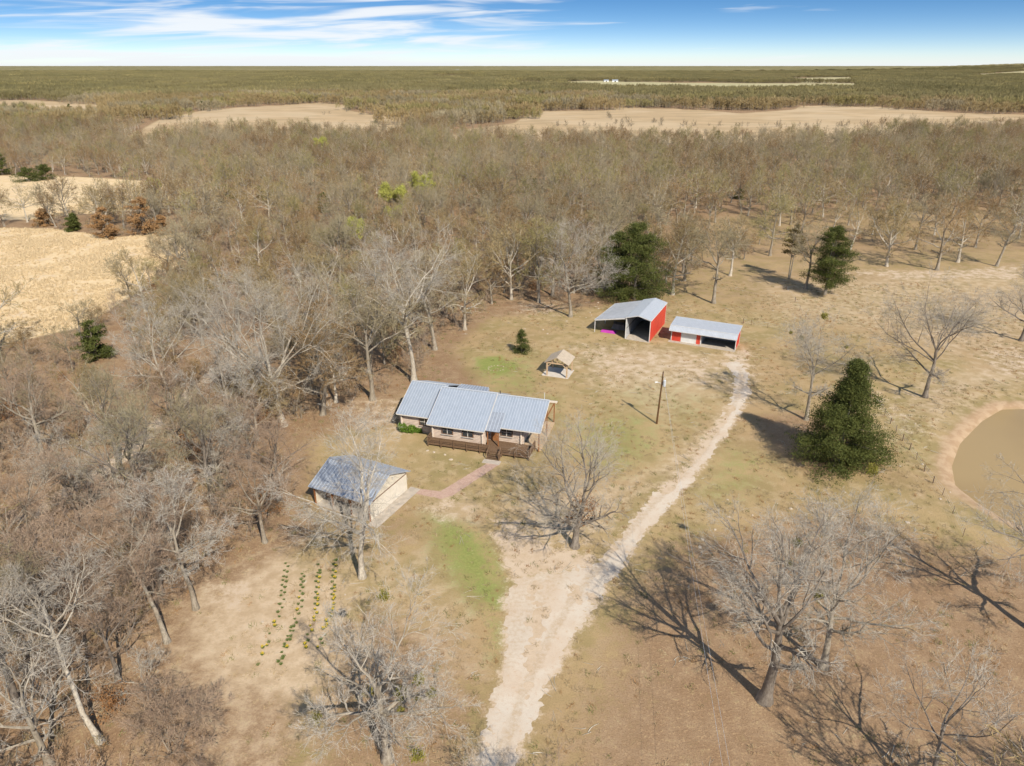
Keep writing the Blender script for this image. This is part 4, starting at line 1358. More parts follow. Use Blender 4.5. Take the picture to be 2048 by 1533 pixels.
def cedar_tree(seed, H, R, base=0.05, n=700, each=34, size=0.34, mat='cedar', power=0.8, trunks=1, belly=0.0):
    rng = np.random.default_rng(seed)
    nb = n // 8
    t = base + (1 - base) * rng.random(nb) ** 1.2
    az = rng.uniform(0, 2 * np.pi, nb)
    lump = 0.52 + 0.8 * vnoise(az * 1.5 + seed, t * 8 + seed * 3) + rng.uniform(-0.12, 0.16, nb)
    tq = (t - base) / (1 - base)
    prof = (1 - tq) ** power * (1 - belly * np.exp(-tq * 7))
    rb = R * (prof + 0.05) * lump
    s_ = np.tile(np.linspace(0.3, 1.0, 8), (nb, 1)) + rng.uniform(-0.05, 0.05, (nb, 8))
    rise = rng.uniform(-0.05, 0.35, nb)[:, None]
    r = rb[:, None] * s_
    a_ = az[:, None] + rng.normal(size=(nb, 8)) * 0.13
    z = H * t[:, None] + r * rise - 0.12 * R
    C = np.stack([r * np.cos(a_), r * np.sin(a_), np.clip(z, 0.25, H)], -1).reshape(-1, 3)
    n = len(C)
    V, F = leaf_tris(rng, C, size, each, np.array([0.33, 0.33, 0.22]) * (0.55 + 0.45 * R / 4), 0.45)
    fol = np_mesh('foliage', V, [F], [M[mat]])
    # limbs reach into the foliage
    m = 60
    sel = rng.choice(n, m, replace=False)
    a = np.stack([np.zeros(m), np.zeros(m), np.maximum(C[sel, 2] * 0.82, 0.3)], -1)
    pts = np.stack([a, (a + C[sel]) / 2 + [0, 0, 0.1], C[sel]], 1)
    lv, lf = tubes(pts, np.tile([0.05, 0.035, 0.015], (m, 1)) * H / 12, 3)
    limbs = np_mesh('limbs', lv, [lf], [M['bark_dark']])
    K = 6
    tp = np.zeros((trunks, K, 3))
    tp[:, :, 2] = np.linspace(-0.2, H * 0.85, K)
    tp[:, :, 0] = (np.arange(trunks) - (trunks - 1) / 2)[:, None] * np.linspace(0.3, 0.9, K)[None]
    tr = np.tile(np.linspace(H * 0.02, 0.03, K), (trunks, 1)) / max(1, trunks) ** 0.5
    tv, tf = tubes(tp, tr, 8)
    trunk = np_mesh('trunk', tv, [tf], [M['bark']], smooth=True)
    return trunk, fol, limbs

def ball(seed, r, n, size, mat, squash=1.0):
    rng = np.random.default_rng(seed)
    C = unit(rng.normal(size=(n, 3))) * (r * rng.uniform(0.35, 1.0, (n, 1)) ** 0.6) * np.array([1, 1, squash])
    V, F = leaf_tris(rng, C, size, 6, 0.04 + r * 0.06, 0.2)
    return np_mesh('leaves', V, [F], [M[mat]])

def put_tree(label, meshes, x, y, rotz=0.0, s=1.0, group=None, name='bare_tree', z=0.0, cat='tree', extra=()):
    o = thing(name, label, cat, (x, y, z), rotz, group)
    if s != 1.0:
        o.scale = (s, s, s)
    obj('trunk', meshes[0], o)
    c = obj('crown', meshes[1], o)
    for nm, me in extra:
        obj(nm, me, o)
    return o

MIST = [ball(400 + k, 0.42, 70, 0.16, 'mistletoe') for k in range(2)]

def hero(label, seed, base, top_y, width_px, mistle=0, mistle_z=None, dead=0, rotz=None, **kw):
    x, y = G(*base)
    H = height_for(base[0], base[1], top_y)
    zc = y * math.cos(PITCH) + CAM_H * math.sin(PITCH)
    cr = 1.16 * width_px / 2 * zc / F_PX
    tm, cm, tips = bare_tree(seed, H, cr, **kw)
    root = put_tree(label, (tm, cm), x, y, rotz or 0.0)
    rng = np.random.default_rng(seed + 1)
    if mistle:
        for i in rng.choice(len(tips), mistle, replace=False):
            m = obj('mistletoe', MIST[i % 2], root, tuple(tips[i]), rng.uniform(0, 6), rng.uniform(0.6, 1.25))
    if dead:
        sel = tips[np.argsort(np.hypot(tips[:, 0], tips[:, 1]) + np.abs(tips[:, 2] - H * 0.42) * 0.5)[:dead]]
        V, F = leaf_tris(rng, sel, 0.16, 26, 0.35, 0.0, 0.7)
        obj('clinging_leaves', np_mesh('clinging_leaves', V, [F], [M['brownleaf']]), root)
    return root

# ---- the trees that stand out one by one
HQ = (7, 7, 6, 4)
hero('broad bare tree with rusty leaves clinging round its fork, beside the driveway bend', 11, (1150, 1094), 858, 290, dead=46, limbs=12, crown_base=0.24, lead=0.5, r0=0.42, up=0.45, bark='bark_dark')
hero('grey spreading tree dotted with mistletoe left of the driveway mouth', 24, (775, 1520), 1190, 330, mistle=10, limbs=11, crown_base=0.32, lead=0.55, r0=0.36, up=0.3, twig='twig', bark='bark')
hero('massive dark-trunked oak casting a wide shadow across the drive verge', 32, (1528, 1400), 1030, 300, mistle=3, limbs=10, crown_base=0.24, lead=0.5, r0=0.50, bark='bark_dark', twig='twig', up=0.35, droop=0.02)
hero('pale grey tree standing just behind the massive dark oak', 44, (1647, 1335), 1015, 310, mistle=1, limbs=13, crown_base=0.28, lead=0.5, r0=0.33, up=0.5)
hero('bare tree at the right edge of the view below the pond', 51, (2075, 1270), 960, 300, limbs=9, crown_base=0.3, lead=0.5, r0=0.4, bark='bark_dark', up=0.35)
hero('slim bare tree at the bottom right corner', 63, (1856, 1590), 1330, 300, limbs=8, crown_base=0.35, lead=0.55, r0=0.22, bark='bark_dark', up=0.55, per=(6, 6, 5, 4))
hero('low dark tree with a rounded crown above the pond', 71, (1850, 795), 560, 225, limbs=11, crown_base=0.2, lead=0.45, r0=0.36, bark='bark_dark', up=0.4)
hero('bare tree with dense twigs at the right edge above the pond', 83, (2042, 682), 520, 190, limbs=10, crown_base=0.25, lead=0.5, r0=0.36, bark='bark_dark', up=0.4)
hero('tall pale bare tree rising behind the big cedar by the drive', 92, (1612, 840), 640, 185, mistle=4, limbs=9, crown_base=0.33, lead=0.6, r0=0.3, up=0.55)
hero('pale bare tree standing in front of the garage', 104, (725, 1155), 850, 275, limbs=10, crown_base=0.3, lead=0.55, r0=0.32, bark='bark_pale', up=0.35)
hero('grey bare tree at the left edge of the bulb rows', 112, (392, 1218), 955, 215, limbs=10, crown_base=0.42, lead=0.62, r0=0.25, bark='bark', up=0.4)
hero('leaning reddish-twigged tree left of the bulb rows', 121, (335, 1285), 1010, 230, limbs=9, crown_base=0.4, lead=0.62, r0=0.24, lean=(-0.22, 0.1), twig='twig_red', up=0.45)
hero('second leaning tree just behind the leaning reddish-twigged one', 128, (325, 1190), 960, 190, limbs=8, crown_base=0.4, lead=0.6, r0=0.2, lean=(-0.16, 0.1), twig='twig_red', up=0.5)
hero('thick pale trunk leaning out of the left side of the view', 133, (203, 1485), 1180, 300, limbs=8, crown_base=0.55, lead=0.75, r0=0.23, lean=(-0.42, 0.22), bark='bark_pale', up=0.4)
hero('small pale sapling tree on the leaf litter in the bottom left corner', 141, (296, 1400), 1300, 110, limbs=8, crown_base=0.25, lead=0.5, r0=0.09, bark='bark_pale', up=0.6, per=(6, 6, 5, 3))
hero('large pale vase-shaped tree at the wood edge left of the house', 152, (568, 852), 540, 330, limbs=12, crown_base=0.24, lead=0.45, r0=0.42, bark='bark_pale', up=0.8)
hero('very tall pale-trunked tree behind the left end of the house', 163, (828, 765), 470, 270, limbs=11, crown_base=0.45, lead=0.68, r0=0.42, bark='bark_pale', up=0.65)
hero('slender fork-trunked tree beside the woodland track', 171, (352, 835), 600, 200, limbs=9, crown_base=0.35, lead=0.6, r0=0.26, bark='bark_pale', up=0.8)
hero('bare tree with one low outstretched limb between pavilion and wood', 182, (1141, 634), 445, 180, limbs=9, crown_base=0.3, lead=0.55, r0=0.36, up=0.55)
hero('wispy sapling at the bottom edge beside the driveway mouth', 191, (965, 1590), 1470, 110, limbs=7, crown_base=0.15, lead=0.4, r0=0.06, bark='bark_pale', up=0.6, per=(5, 5, 4, 3))
hero('tiny bare sapling on the open lawn right of the drive', 197, (1466, 1034), 990, 50, limbs=6, crown_base=0.15, lead=0.5, r0=0.04, up=0.7, per=(5, 4, 4))
hero('low reddish-brown leafless thicket in the bottom left corner', 203, (345, 1500), 1400, 210, limbs=14, crown_base=0.05, lead=0.35, r0=0.10, stems=4, twig='twig_red', up=0.5, per=(7, 7, 6, 6))

# ---- evergreens
def evergreen(label, seed, foot, top_y, width_px, name='cedar_tree', group=None, **kw):
    x, y = G(*foot)
    H = height_for(foot[0], foot[1], top_y)
    zc = y * math.cos(PITCH) + CAM_H * math.sin(PITCH)
    R = width_px / 2 * zc / F_PX
    tr, fo, li = cedar_tree(seed, H, R, **kw)
    o = thing(name, label, 'tree', (x, y, 0), 0, group)
    obj('trunk', tr, o)
    c = obj('crown', fo, o)
    obj('limbs', li, c)
    return o
evergreen('big dark green conical cedar between the drive and the pond', 1, (1674, 930), 716, 192, n=1900, each=52, size=0.23, power=1.0, belly=0.1)
evergreen('dark green cedar on two bare trunks beyond the pasture fence', 2, (1650, 590), 448, 100, base=0.2, n=800, each=50, size=0.27, power=0.55, belly=0.2, trunks=2)
evergreen('wide green cedar mass close behind the red barn', 3, (1268, 600), 440, 150, n=1100, each=60, size=0.28, power=0.5, mat='cedar', belly=0.1)
evergreen('olive cedar leaning on the wide green cedar behind the barn', 4, (1232, 592), 462, 82, n=500, each=45, size=0.27, power=0.5)
evergreen('thin bronzed cedar with high tuft and bare twin stems', 5, (1578, 558), 450, 46, base=0.5, n=200, each=26, power=0.4, mat='cedar_rust', trunks=2, belly=0.5)
evergreen('small young cedar on the lawn above the pavilion', 6, (1043, 707), 660, 40, n=200, each=30, size=0.2, power=0.8, belly=0.3)
for k, (lab, b, t, w) in enumerate((
    ('dark cedar inside the wood at the left of the woodland track', (195, 720), 640, 70),
    ('dark cedar at the far left edge beside the upper straw field', (5, 350), 308, 40),
    ('rounded dark cedar on the edge of the upper straw field', (60, 362), 332, 60),
    ('second dark cedar on the edge of the upper straw field', (92, 360), 326, 45),
    ('dark cedar half hidden in the tree clump between the straw fields', (150, 462), 425, 34),
    ('narrow dark cedar in the wood left of the budding trees', (522, 400), 372, 24),
    ('dark cedar standing in the wood near the clump of budding trees', (455, 400), 368, 34),
    ('dark cedar in the wood below the long straw field', (648, 425), 385, 26),
    ('dark round evergreen in the middle of the far wood', (1437, 345), 312, 26),
    ('small dark cedar on the far edge of the wood near the hay fields', (1118, 282), 262, 16),
    ('dark cedar tip showing at the far wood edge', (1435, 276), 262, 12),
    ('lone dark cedar on the distant small field at far left', (140, 222), 208, 12),
    ('lone dark cedar beside the far long straw field', (406, 222), 203, 12),
    ('pair-like dark cedar on the distant small field', (240, 216), 203, 14))):
    evergreen(lab, 20 + k, b, t, w, n=330, each=20, size=0.42, power=0.5, belly=0.2)
_r = np.random.default_rng(31)
_q = sorted([(float(a), float(b)) for a, b in zip(_r.uniform(380, 2000, 15), _r.uniform(290, 420, 15))])
for k, (a, b) in enumerate(_q):
    evergreen('small dark evergreen among the mid-distance bare wood, %s of these from left' % ('%d%s' % (k + 1, {1: 'st', 2: 'nd', 3: 'rd'}.get(k + 1, 'th'))), 80 + k, (a, b), b - _r.uniform(16, 30) * (0.6 + (b - 290) / 200), _r.uniform(12, 20) * (0.7 + (b - 290) / 200), n=200, each=16, size=0.5, power=0.45, belly=0.1, group='small evergreens in the bare wood')
# rust-brown dense trees at the edge of the straw field
for k, (lab, b, t, w) in enumerate((
    ('rounded rust-brown leafy tree at the edge of the straw field', (215, 478), 415, 55),
    ('tall rust-brown leafy tree in the clump by the straw field', (290, 470), 395, 60),
    ('small rust-brown leafy tree at the right end of the clump', (328, 472), 432, 30),
    ('low rust-brown bush at the left end between the straw fields', (92, 452), 418, 40))):
    evergreen(lab, 50 + k, b, t, w, name='brown_leaved_tree', n=260, each=22, size=0.5, power=0.4, mat='deadleaf', belly=0.1)

# ---- clipped shrubs by the house
def shrub(label, px, r, h, seed, mat='box'):
    x, y = G(*px)
    rng = np.random.default_rng(seed)
    C = unit(rng.normal(size=(260, 3))) * (rng.uniform(0.5, 1.0, (260, 1)) ** 0.5)
    C = np.sign(C) * np.abs(C) ** 0.8 * np.array([r, r * 0.7, h / 2]) + [0, 0, h / 2]
    V, F = leaf_tris(rng, C, 0.16, 26, 0.10, 0.3, 0.7)
    o = thing('shrub', label, 'shrub', (x, y, 0), H_ANG)
    obj('foliage', np_mesh('foliage', V, [F], [M[mat]]), o)
    MBs = MB()
    for k in range(5):
        a = k * 1.3
        MBs.tube((0.1 * math.cos(a), 0.1 * math.sin(a), -0.05), (r * 0.6 * math.cos(a), r * 0.4 * math.sin(a), h * 0.7), 0.03, 0.012, 5)
    MBs.build('stems', M['bark_dark'], o)
shrub('rounded bright green clipped shrub at the left front of the house', (816, 862), 1.45, 1.25, 5)
shrub('small low green shrub between the clipped shrub and the deck', (838, 864), 0.55, 0.6, 6)

# ---- woodland prototypes
WOOD = []
for k in range(9):
    pale = k % 3 == 0
    H = (14, 15, 12, 15, 13, 16, 11, 14.5, 13.5)[k]
    WOOD.append((H, bare_tree(900 + k, H, H * (0.38, 0.42, 0.44, 0.36, 0.41, 0.37, 0.46, 0.43, 0.40)[k], crown_base=(0.25, 0.3, 0.2, 0.32, 0.25, 0.35, 0.18, 0.25, 0.3)[k], limbs=10, lead=0.58, per=(7, 6, 5, 4), rt=0.013, bark='bark_pale' if pale else 'bark', twig=('twig_wood', 'twig_grey', 'twig_brown', 'twig_wood', 'twig_olive', 'twig_grey', 'twig_wood', 'twig_brown', 'twig_grey')[k], sides=(6, 4, 3, 3), up=0.55)))
def leafed(seed, H, cr, mat, each, size):
    tm, cm, tips = bare_tree(seed, H, cr, crown_base=0.3, limbs=8, lead=0.6, per=(6, 5, 4), rt=0.02, twig='twig_wood', sides=(6, 4, 3, 3), up=0.6)
    rng = np.random.default_rng(seed)
    V, F = leaf_tris(rng, tips, size, each, 0.45, 0.2, 0.6)
    return tm, cm, np_mesh('leaves', V, [F], [M[mat]])
for k, (lab, b, t, w) in enumerate((
    ('yellow-green budding tree in the wood, the farthest of the budding group', (850, 405), 345, 55),
    ('yellow-green budding tree in the wood, the largest of the budding group', (790, 445), 370, 75),
    ('yellow-green budding tree in the wood, the nearest of the budding group', (712, 500), 445, 60),
    ('faint yellow-green budding tree high in the wood', (645, 310), 278, 34),
    ('faint green budding tree behind the clump between the straw fields', (312, 395), 362, 30))):
    x, y = G(*b)
    H = height_for(b[0], b[1], t)
    zc = y * math.cos(PITCH) + CAM_H * math.sin(PITCH)
    tm, cm, lv = leafed(700 + k, H, w / 2 * zc / F_PX, 'bud', 24, 0.34)
    put_tree(lab, (tm, cm), x, y, name='budding_tree', extra=(('buds', lv),))

NEARP = []
for k in range(4):
    H = (15, 13, 16, 14)[k]
    NEARP.append((H, bare_tree(930 + k, H, H * (0.42, 0.46, 0.40, 0.44)[k], crown_base=(0.3, 0.22, 0.34, 0.26)[k], limbs=10, lead=0.58, per=(7, 7, 5, 4), rt=0.0075, bark=('bark', 'bark', 'bark_dark', 'bark_dark')[k], twig=('twig_red', 'twig', 'twig_grey', 'twig_red')[k], sides=(7, 5, 3, 3), up=0.5)))

# ---- park-like trees and trunks that show singly at the wood edge (base, top, label)
EDGE = [((1345, 590), 440, 'slim bare tree standing just right of the wide cedar'),
        ((1427, 607), 440, 'pale bare tree with rough bark behind the low red shed'),
        ((1368, 562), 420, 'thin bare tree a little behind the slim tree by the wide cedar'),
        ((1460, 552), 420, 'bare tree on the pale grass behind the rough-barked tree'),
        ((1540, 512), 390, 'bare tree behind the thin bronzed cedar'),
        ((1610, 578), 440, 'dark thin trunk close left of the twin-trunked cedar'),
        ((1773, 533), 395, 'bare twin-trunked tree at the near edge of the right wood'),
        ((1874, 541), 385, 'forked bare tree at the near edge of the right wood'),
        ((1993, 533), 395, 'rounded bare tree near the right end of the wood edge'),
        ((1915, 525), 390, 'thin bare tree between the forked tree and the right end'),
        ((1830, 500), 385, 'bare tree a step behind the forked tree at right'),
        ((1950, 495), 380, 'bare tree a step behind the rounded tree at right'),
        ((1700, 500), 390, 'bare tree in the wood edge behind the twin-trunked cedar'),
        ((1078, 605), 440, 'dark-trunked bare tree at the wood edge above the small cedar'),
        ((1105, 592), 430, 'bare tree deeper in shade behind the outstretched-limb tree'),
        ((1023, 600), 445, 'thin bare trunk at the wood edge left of the dark-trunked tree'),
        ((1036, 580), 430, 'straight bare trunk in the shade at the wood edge'),
        ((870, 700), 500, 'bare leaning tree right of the very tall tree behind the house'),
        ((930, 660), 500, 'bare tree with drooping twigs at the corner of the lawn'),
        ((745, 800), 560, 'bare tree at the wood edge between the vase-shaped and the tall tree'),
        ((645, 830), 600, 'bare tree beside the vase-shaped tree left of the house'),
        ((475, 900), 660, 'bare tree in the wood behind the left of the garage'),
        ((430, 1020), 790, 'grey bare tree deep left of the garage'),
        ((560, 1000), 830, 'bare tree close left of the garage roof'),
        ((530, 1085), 900, 'crooked bare tree at the top of the bulb rows'),
        ((260, 1060), 820, 'reddish bare tree in the thicket left of the grey one'),
        ((240, 940), 740, 'twin-stemmed bare tree beside the end of the woodland track'),
        ((120, 1330), 1040, 'dark bare tree in the shaded thicket at lower left'),
        ((60, 1180), 900, 'bare tree at the left edge of the shaded thicket'),
        ((100, 1530), 1260, 'bare tree in the lower left corner beside the leaning trunk'),
        ((40, 1420), 1120, 'pale-limbed bare tree at the left edge of the view')]
taken = []
rr = np.random.default_rng(55)
for k, (b, t, lab) in enumerate(EDGE):
    x, y = G(*b)
    H = height_for(b[0], b[1], t)
    wk = (NEARP if y < 90 else WOOD)[k % (4 if y < 90 else len(WOOD))]
    put_tree(lab, wk[1], x, y, rr.uniform(0, 6.28), H / wk[0])
    taken.append((x, y))
taken += [o.location[:2] for o in bpy.data.objects if o.parent is None and o.get('category') == 'tree' and o.type == 'EMPTY']
TK = np.array([tuple(t) for t in taken])

# ---- the woods: jittered planting inside the wooded ground
def plant(x0, x1, y0, y1, gap, rng):
    xs, ys = np.arange(x0, x1, gap), np.arange(y0, y1, gap)
    X, Y = np.meshgrid(xs, ys)
    X = X + rng.uniform(-0.5, 0.5, X.shape) * gap * 0.95
    Y = Y + rng.uniform(-0.5, 0.5, Y.shape) * gap * 0.95
    return X.ravel(), Y.ravel()

def wooded(X, Y, soft=0.0):
    ok = sdist(CLEARING, X, Y) < -soft
    for f in FIELDS:
        ok &= sdist(f, X, Y) < 0
    for f in PASTURE:
        ok &= sdist(f, X, Y) < 0
    return ok

rng = np.random.default_rng(99)
X, Y = plant(-700, 700, 25, 640, 8.4, rng)
ok = wooded(X, Y) & (np.abs(X) < 0.80 * Y + 45) & (band(TRAIL, X, Y) > 3.0) & (band(TRAIL[:4], X, Y + 6.0) > 6.5) & (band(TRAIL[:4], X, Y + 12.0) > 6.0) & (band(TRAIL[:4], X, Y + 18.0) > 5.0)
dd = np.min(np.hypot(X[:, None] - TK[None, :, 0], Y[:, None] - TK[None, :, 1]), 1) if True else None
ok &= dd > 3.2
for q_ in ((850, 405), (790, 445), (712, 500), (645, 310), (312, 395)):
    bx_, by_ = G(*q_)
    ok &= (np.hypot(X - bx_, (Y - by_ + 9.0) * 0.7) > 7.5)
# thin, park-like belt along the right-hand pasture
park = sdist(W_([(1330, 600), (1330, 450), (1500, 430), (2600, 420), (2600, 540)]), X, Y) > 0
ok &= ~park | (rng.random(len(X)) < 0.45)
ok &= rng.random(len(X)) < 0.93
X, Y = X[ok], Y[ok]
zc = Y * math.cos(PITCH) + CAM_H * math.sin(PITCH)
px = CX + F_PX * X / zc
vis = (px > 5) & (px < 2043)
dist = np.hypot(X, Y)
order = np.argsort(np.where(vis, dist, 1e9))
NIND = 235
ind, rest = order[:NIND], order[NIND:]
HOUSE_C = (-6, 95)
sib = {}
for n_, i in enumerate(ind):
    x, y = X[i], Y[i]
    wk = NEARP[rng.integers(4)] if y < 90 else WOOD[rng.integers(len(WOOD))]
    if x < -24 and y < 125:
        g, place = 'bare trees of the thick left wood', 'thick wood left of the house'
    elif x < -24:
        g, place = 'bare trees of the wood beside the straw field', 'wood right of the straw field'
    elif x < 20:
        g, place = 'bare trees of the wood behind the house', 'wood behind the log house'
    else:
        g, place = 'bare trees of the wood behind the barn', 'wood behind the red barn'
    sc_ = rng.uniform(0.62, 1.15) * (0.85 if y < 60 else 1)
    if px[i] < 300 and 640 < proj(x, y, 0)[1] < 930:
        sc_ *= 0.62
    look = {'bark': 'grey-barked', 'bark_pale': 'pale-barked', 'bark_dark': 'dark-barked'}[[k_ for k_ in ('bark', 'bark_pale', 'bark_dark') if M[k_] == wk[1][0].materials[0]][0]]
    hue = {'twig': 'grey', 'twig_red': 'reddish', 'twig_grey': 'grey', 'twig_brown': 'brown', 'twig_olive': 'olive', 'twig_wood': 'tan'}[[k_ for k_ in M if k_.startswith('twig') and M[k_] == wk[1][1].materials[1]][0]]
    hh = sc_ * wk[0]
    size_ = 'tall' if hh > 14.2 else 'low' if hh < 10.5 else 'middling'
    ed_ = -float(sdist(CLEARING, np.array([x]), np.array([y]))[0])
    rank = 'edging the' if ed_ < 7 else 'just inside the' if ed_ < 22 else 'well inside the' if ed_ < 50 else 'deep inside the'
    lab = '%s %s %s-twigged tree %s %s' % (size_, look, hue, rank, place)
    sib.setdefault(lab, []).append((px[i], put_tree(lab, wk[1], x, y, rng.uniform(0, 6.28), sc_, g)))

def nth(k):
    return '%d%s' % (k, 'th' if 10 < k % 100 < 14 else {1: 'st', 2: 'nd', 3: 'rd'}.get(k % 10, 'th'))
for lab, members in sib.items():
    if len(members) > 1:
        for k, (_, o) in enumerate(sorted(members, key=lambda t: t[0])):
            o['label'] = '%s, %s from left' % (lab, nth(k + 1))

def joined(name, *ms):
    """one mesh out of several, materials kept"""
    V, F, MI, mats, b = [], {}, [], [], 0
    fl = []
    for me in ms:
        nv, nf = len(me.vertices), len(me.polygons)
        co = np.empty(nv * 3, np.float32)
        me.vertices.foreach_get('co', co)
        V.append(co.reshape(-1, 3))
        lt = np.empty(nf, np.int32)
        me.polygons.foreach_get('loop_total', lt)
        ix = np.empty(len(me.loops), np.int32)
        me.loops.foreach_get('vertex_index', ix)
        n4 = int((lt == 4).sum())
        fl.append(ix[:n4 * 4].reshape(-1, 4) + b)
        fl.append(ix[n4 * 4:].reshape(-1, 3) + b)
        mi = np.empty(nf, np.int32)
        me.polygons.foreach_get('material_index', mi)
        for m in me.materials:
            if m not in mats:
                mats.append(m)
        MI.append(np.array([mats.index(m) for m in me.materials])[mi])
        b += nv
    return np_mesh(name, np.concatenate(V), fl, mats, np.concatenate(MI))

def scatter(name, label, cat, protos, X, Y, Z, idx, rot, scl):
    """one object: geometry-node instances of the prototypes on points"""
    col = bpy.data.collections.new(name + '_protos')
    for k, me in enumerate(protos):
        o = bpy.data.objects.new('%s_proto_%02d' % (name, k), me)
        col.objects.link(o)
    me = bpy.data.meshes.new(name)
    me.vertices.add(len(X))
    me.vertices.foreach_set('co', np.stack([X, Y, Z], -1).astype(np.float32).ravel())
    a = me.attributes.new('pick', 'INT', 'POINT')
    a.data.foreach_set('value', np.asarray(idx, np.int32))
    a = me.attributes.new('turn', 'FLOAT', 'POINT')
    a.data.foreach_set('value', np.asarray(rot, np.float32))
    a = me.attributes.new('size', 'FLOAT', 'POINT')
    a.data.foreach_set('value', np.asarray(scl, np.float32))
    o = obj(name, me)
    tag(o, label, cat, kind='stuff')
    ng = bpy.data.node_groups.new(name, 'GeometryNodeTree')
    ng.interface.new_socket('Geometry', in_out='INPUT', socket_type='NodeSocketGeometry')
    ng.interface.new_socket('Geometry', in_out='OUTPUT', socket_type='NodeSocketGeometry')
    gi, go = ng.nodes.new('NodeGroupInput'), ng.nodes.new('NodeGroupOutput')
    ip = ng.nodes.new('GeometryNodeInstanceOnPoints')
    ci = ng.nodes.new('GeometryNodeCollectionInfo')
    ci.inputs['Collection'].default_value = col
    ci.inputs['Separate Children'].default_value = True
    ci.inputs['Reset Children'].default_value = True
    def attr(nm, ty):
        n = ng.nodes.new('GeometryNodeInputNamedAttribute')
        n.data_type = ty
        n.inputs['Name'].default_value = nm
        return n.outputs[0]
    cx = ng.nodes.new('ShaderNodeCombineXYZ')
    ng.links.new(attr('turn', 'FLOAT'), cx.inputs[2])
    e2r = ng.nodes.new('FunctionNodeEulerToRotation')
    ng.links.new(cx.outputs[0], e2r.inputs[0])
    ip.inputs['Pick Instance'].default_value = True
    ng.links.new(gi.outputs[0], ip.inputs['Points'])
    ng.links.new(ci.outputs[0], ip.inputs['Instance'])
    ng.links.new(attr('pick', 'INT'), ip.inputs['Instance Index'])
    ng.links.new(e2r.outputs[0], ip.inputs['Rotation'])
    ng.links.new(attr('size', 'FLOAT'), ip.inputs['Scale'])
    ng.links.new(ip.outputs[0], go.inputs[0])
    md = o.modifiers.new('scatter', 'NODES')
    md.node_group = ng
    return o

MIDP = []
for k in range(7):
    H = (14, 15, 12, 15, 13, 14, 11)[k]
    t_ = bare_tree(950 + k, H, H * (0.44, 0.41, 0.47, 0.40, 0.45, 0.43, 0.50)[k], crown_base=0.2, limbs=10, lead=0.58, per=(7, 6, 5), rt=0.022, bark='bark_pale' if k in (0, 4) else 'bark', twig=('twig_wood', 'twig_grey', 'twig_brown', 'twig_olive', 'twig_wood', 'twig_brown', 'twig_grey')[k], sides=(5, 3, 3, 3), up=0.5)
    MIDP.append(joined('wood_tree', t_[0], t_[1]))
Xr, Yr = X[rest], Y[rest]
scatter('woodland', 'leafless grey-brown woodland stretching from the clearing to the hay fields', 'wood', MIDP, Xr, Yr, terrain(Xr, Yr), (np.floor(7 * (fbm(Xr / 45 + 3, Yr / 45, 2) * 1.9 - 0.45 + rng.random(len(Xr)) * 0.5)).astype(int) % 7), rng.uniform(0, 6.28, len(Xr)), (rng.uniform(0.55, 1.0, len(Xr)) + 0.45 * fbm(Xr / 60, Yr / 60 + 8, 2)) * np.where(Yr > 330, 0.82, 1.0))

# understorey brush
BR = []
for k in range(4):
    H = (3.2, 4.2, 2.6, 5.0)[k]
    t_ = bare_tree(980 + k, H, H * 0.5, crown_base=0.06, limbs=10, lead=0.4, r0=0.05, per=(5, 5, 4), rt=0.014, stems=3, bark='bark', twig='twig_red' if k % 2 else 'twig_wood', sides=(4, 3, 3, 3), up=0.8)
    BR.append(joined('brush', t_[0], t_[1]))
_tm, _cm, _tp = bare_tree(990, 3.4, 1.7, crown_base=0.06, limbs=10, lead=0.4, r0=0.05, per=(5, 4), rt=0.014, stems=3, bark='bark', twig='twig_red', sides=(4, 3, 3, 3), up=0.8)
_V, _F = leaf_tris(np.random.default_rng(5), _tp, 0.16, 7, 0.25, 0.0, 0.7)
BR.append(joined('brush', _tm, _cm))
BR.append(np_mesh('brush_leaves', _V, [_F], [M['brownleaf']]))
Xb, Yb = plant(-260, 260, 25, 240, 3.5, rng)
okb = wooded(Xb, Yb, 1.0) & (np.abs(Xb) < 0.8 * Yb + 30) & (band(TRAIL, Xb, Yb) > 2.0) & (band(TRAIL[:4], Xb, Yb + 3.0) > 3.5) & (band(TRAIL[:4], Xb, Yb + 6.5) > 3.0) & (fbm(Xb / 14, Yb / 14, 3) > np.where((Xb < -22) & (Yb < 110), 0.37, 0.43))
okb &= (sdist(W_([(1330, 600), (1330, 450), (1500, 430), (2600, 420), (2600, 540)]), Xb, Yb) < 0) | (rng.random(len(Xb)) < 0.2)
Xb, Yb = Xb[okb], Yb[okb]
scatter('undergrowth', 'leafless brown brush filling the floor of the woods', 'undergrowth', BR, Xb, Yb, np.zeros(len(Xb)), rng.choice(6, len(Xb), p=(.22, .22, .22, .2, .1, .04)), rng.uniform(0, 6.28, len(Xb)), rng.uniform(0.5, 1.2, len(Xb)) * np.where((Xb < -22) & (Yb < 110), 1.25, 1.0))

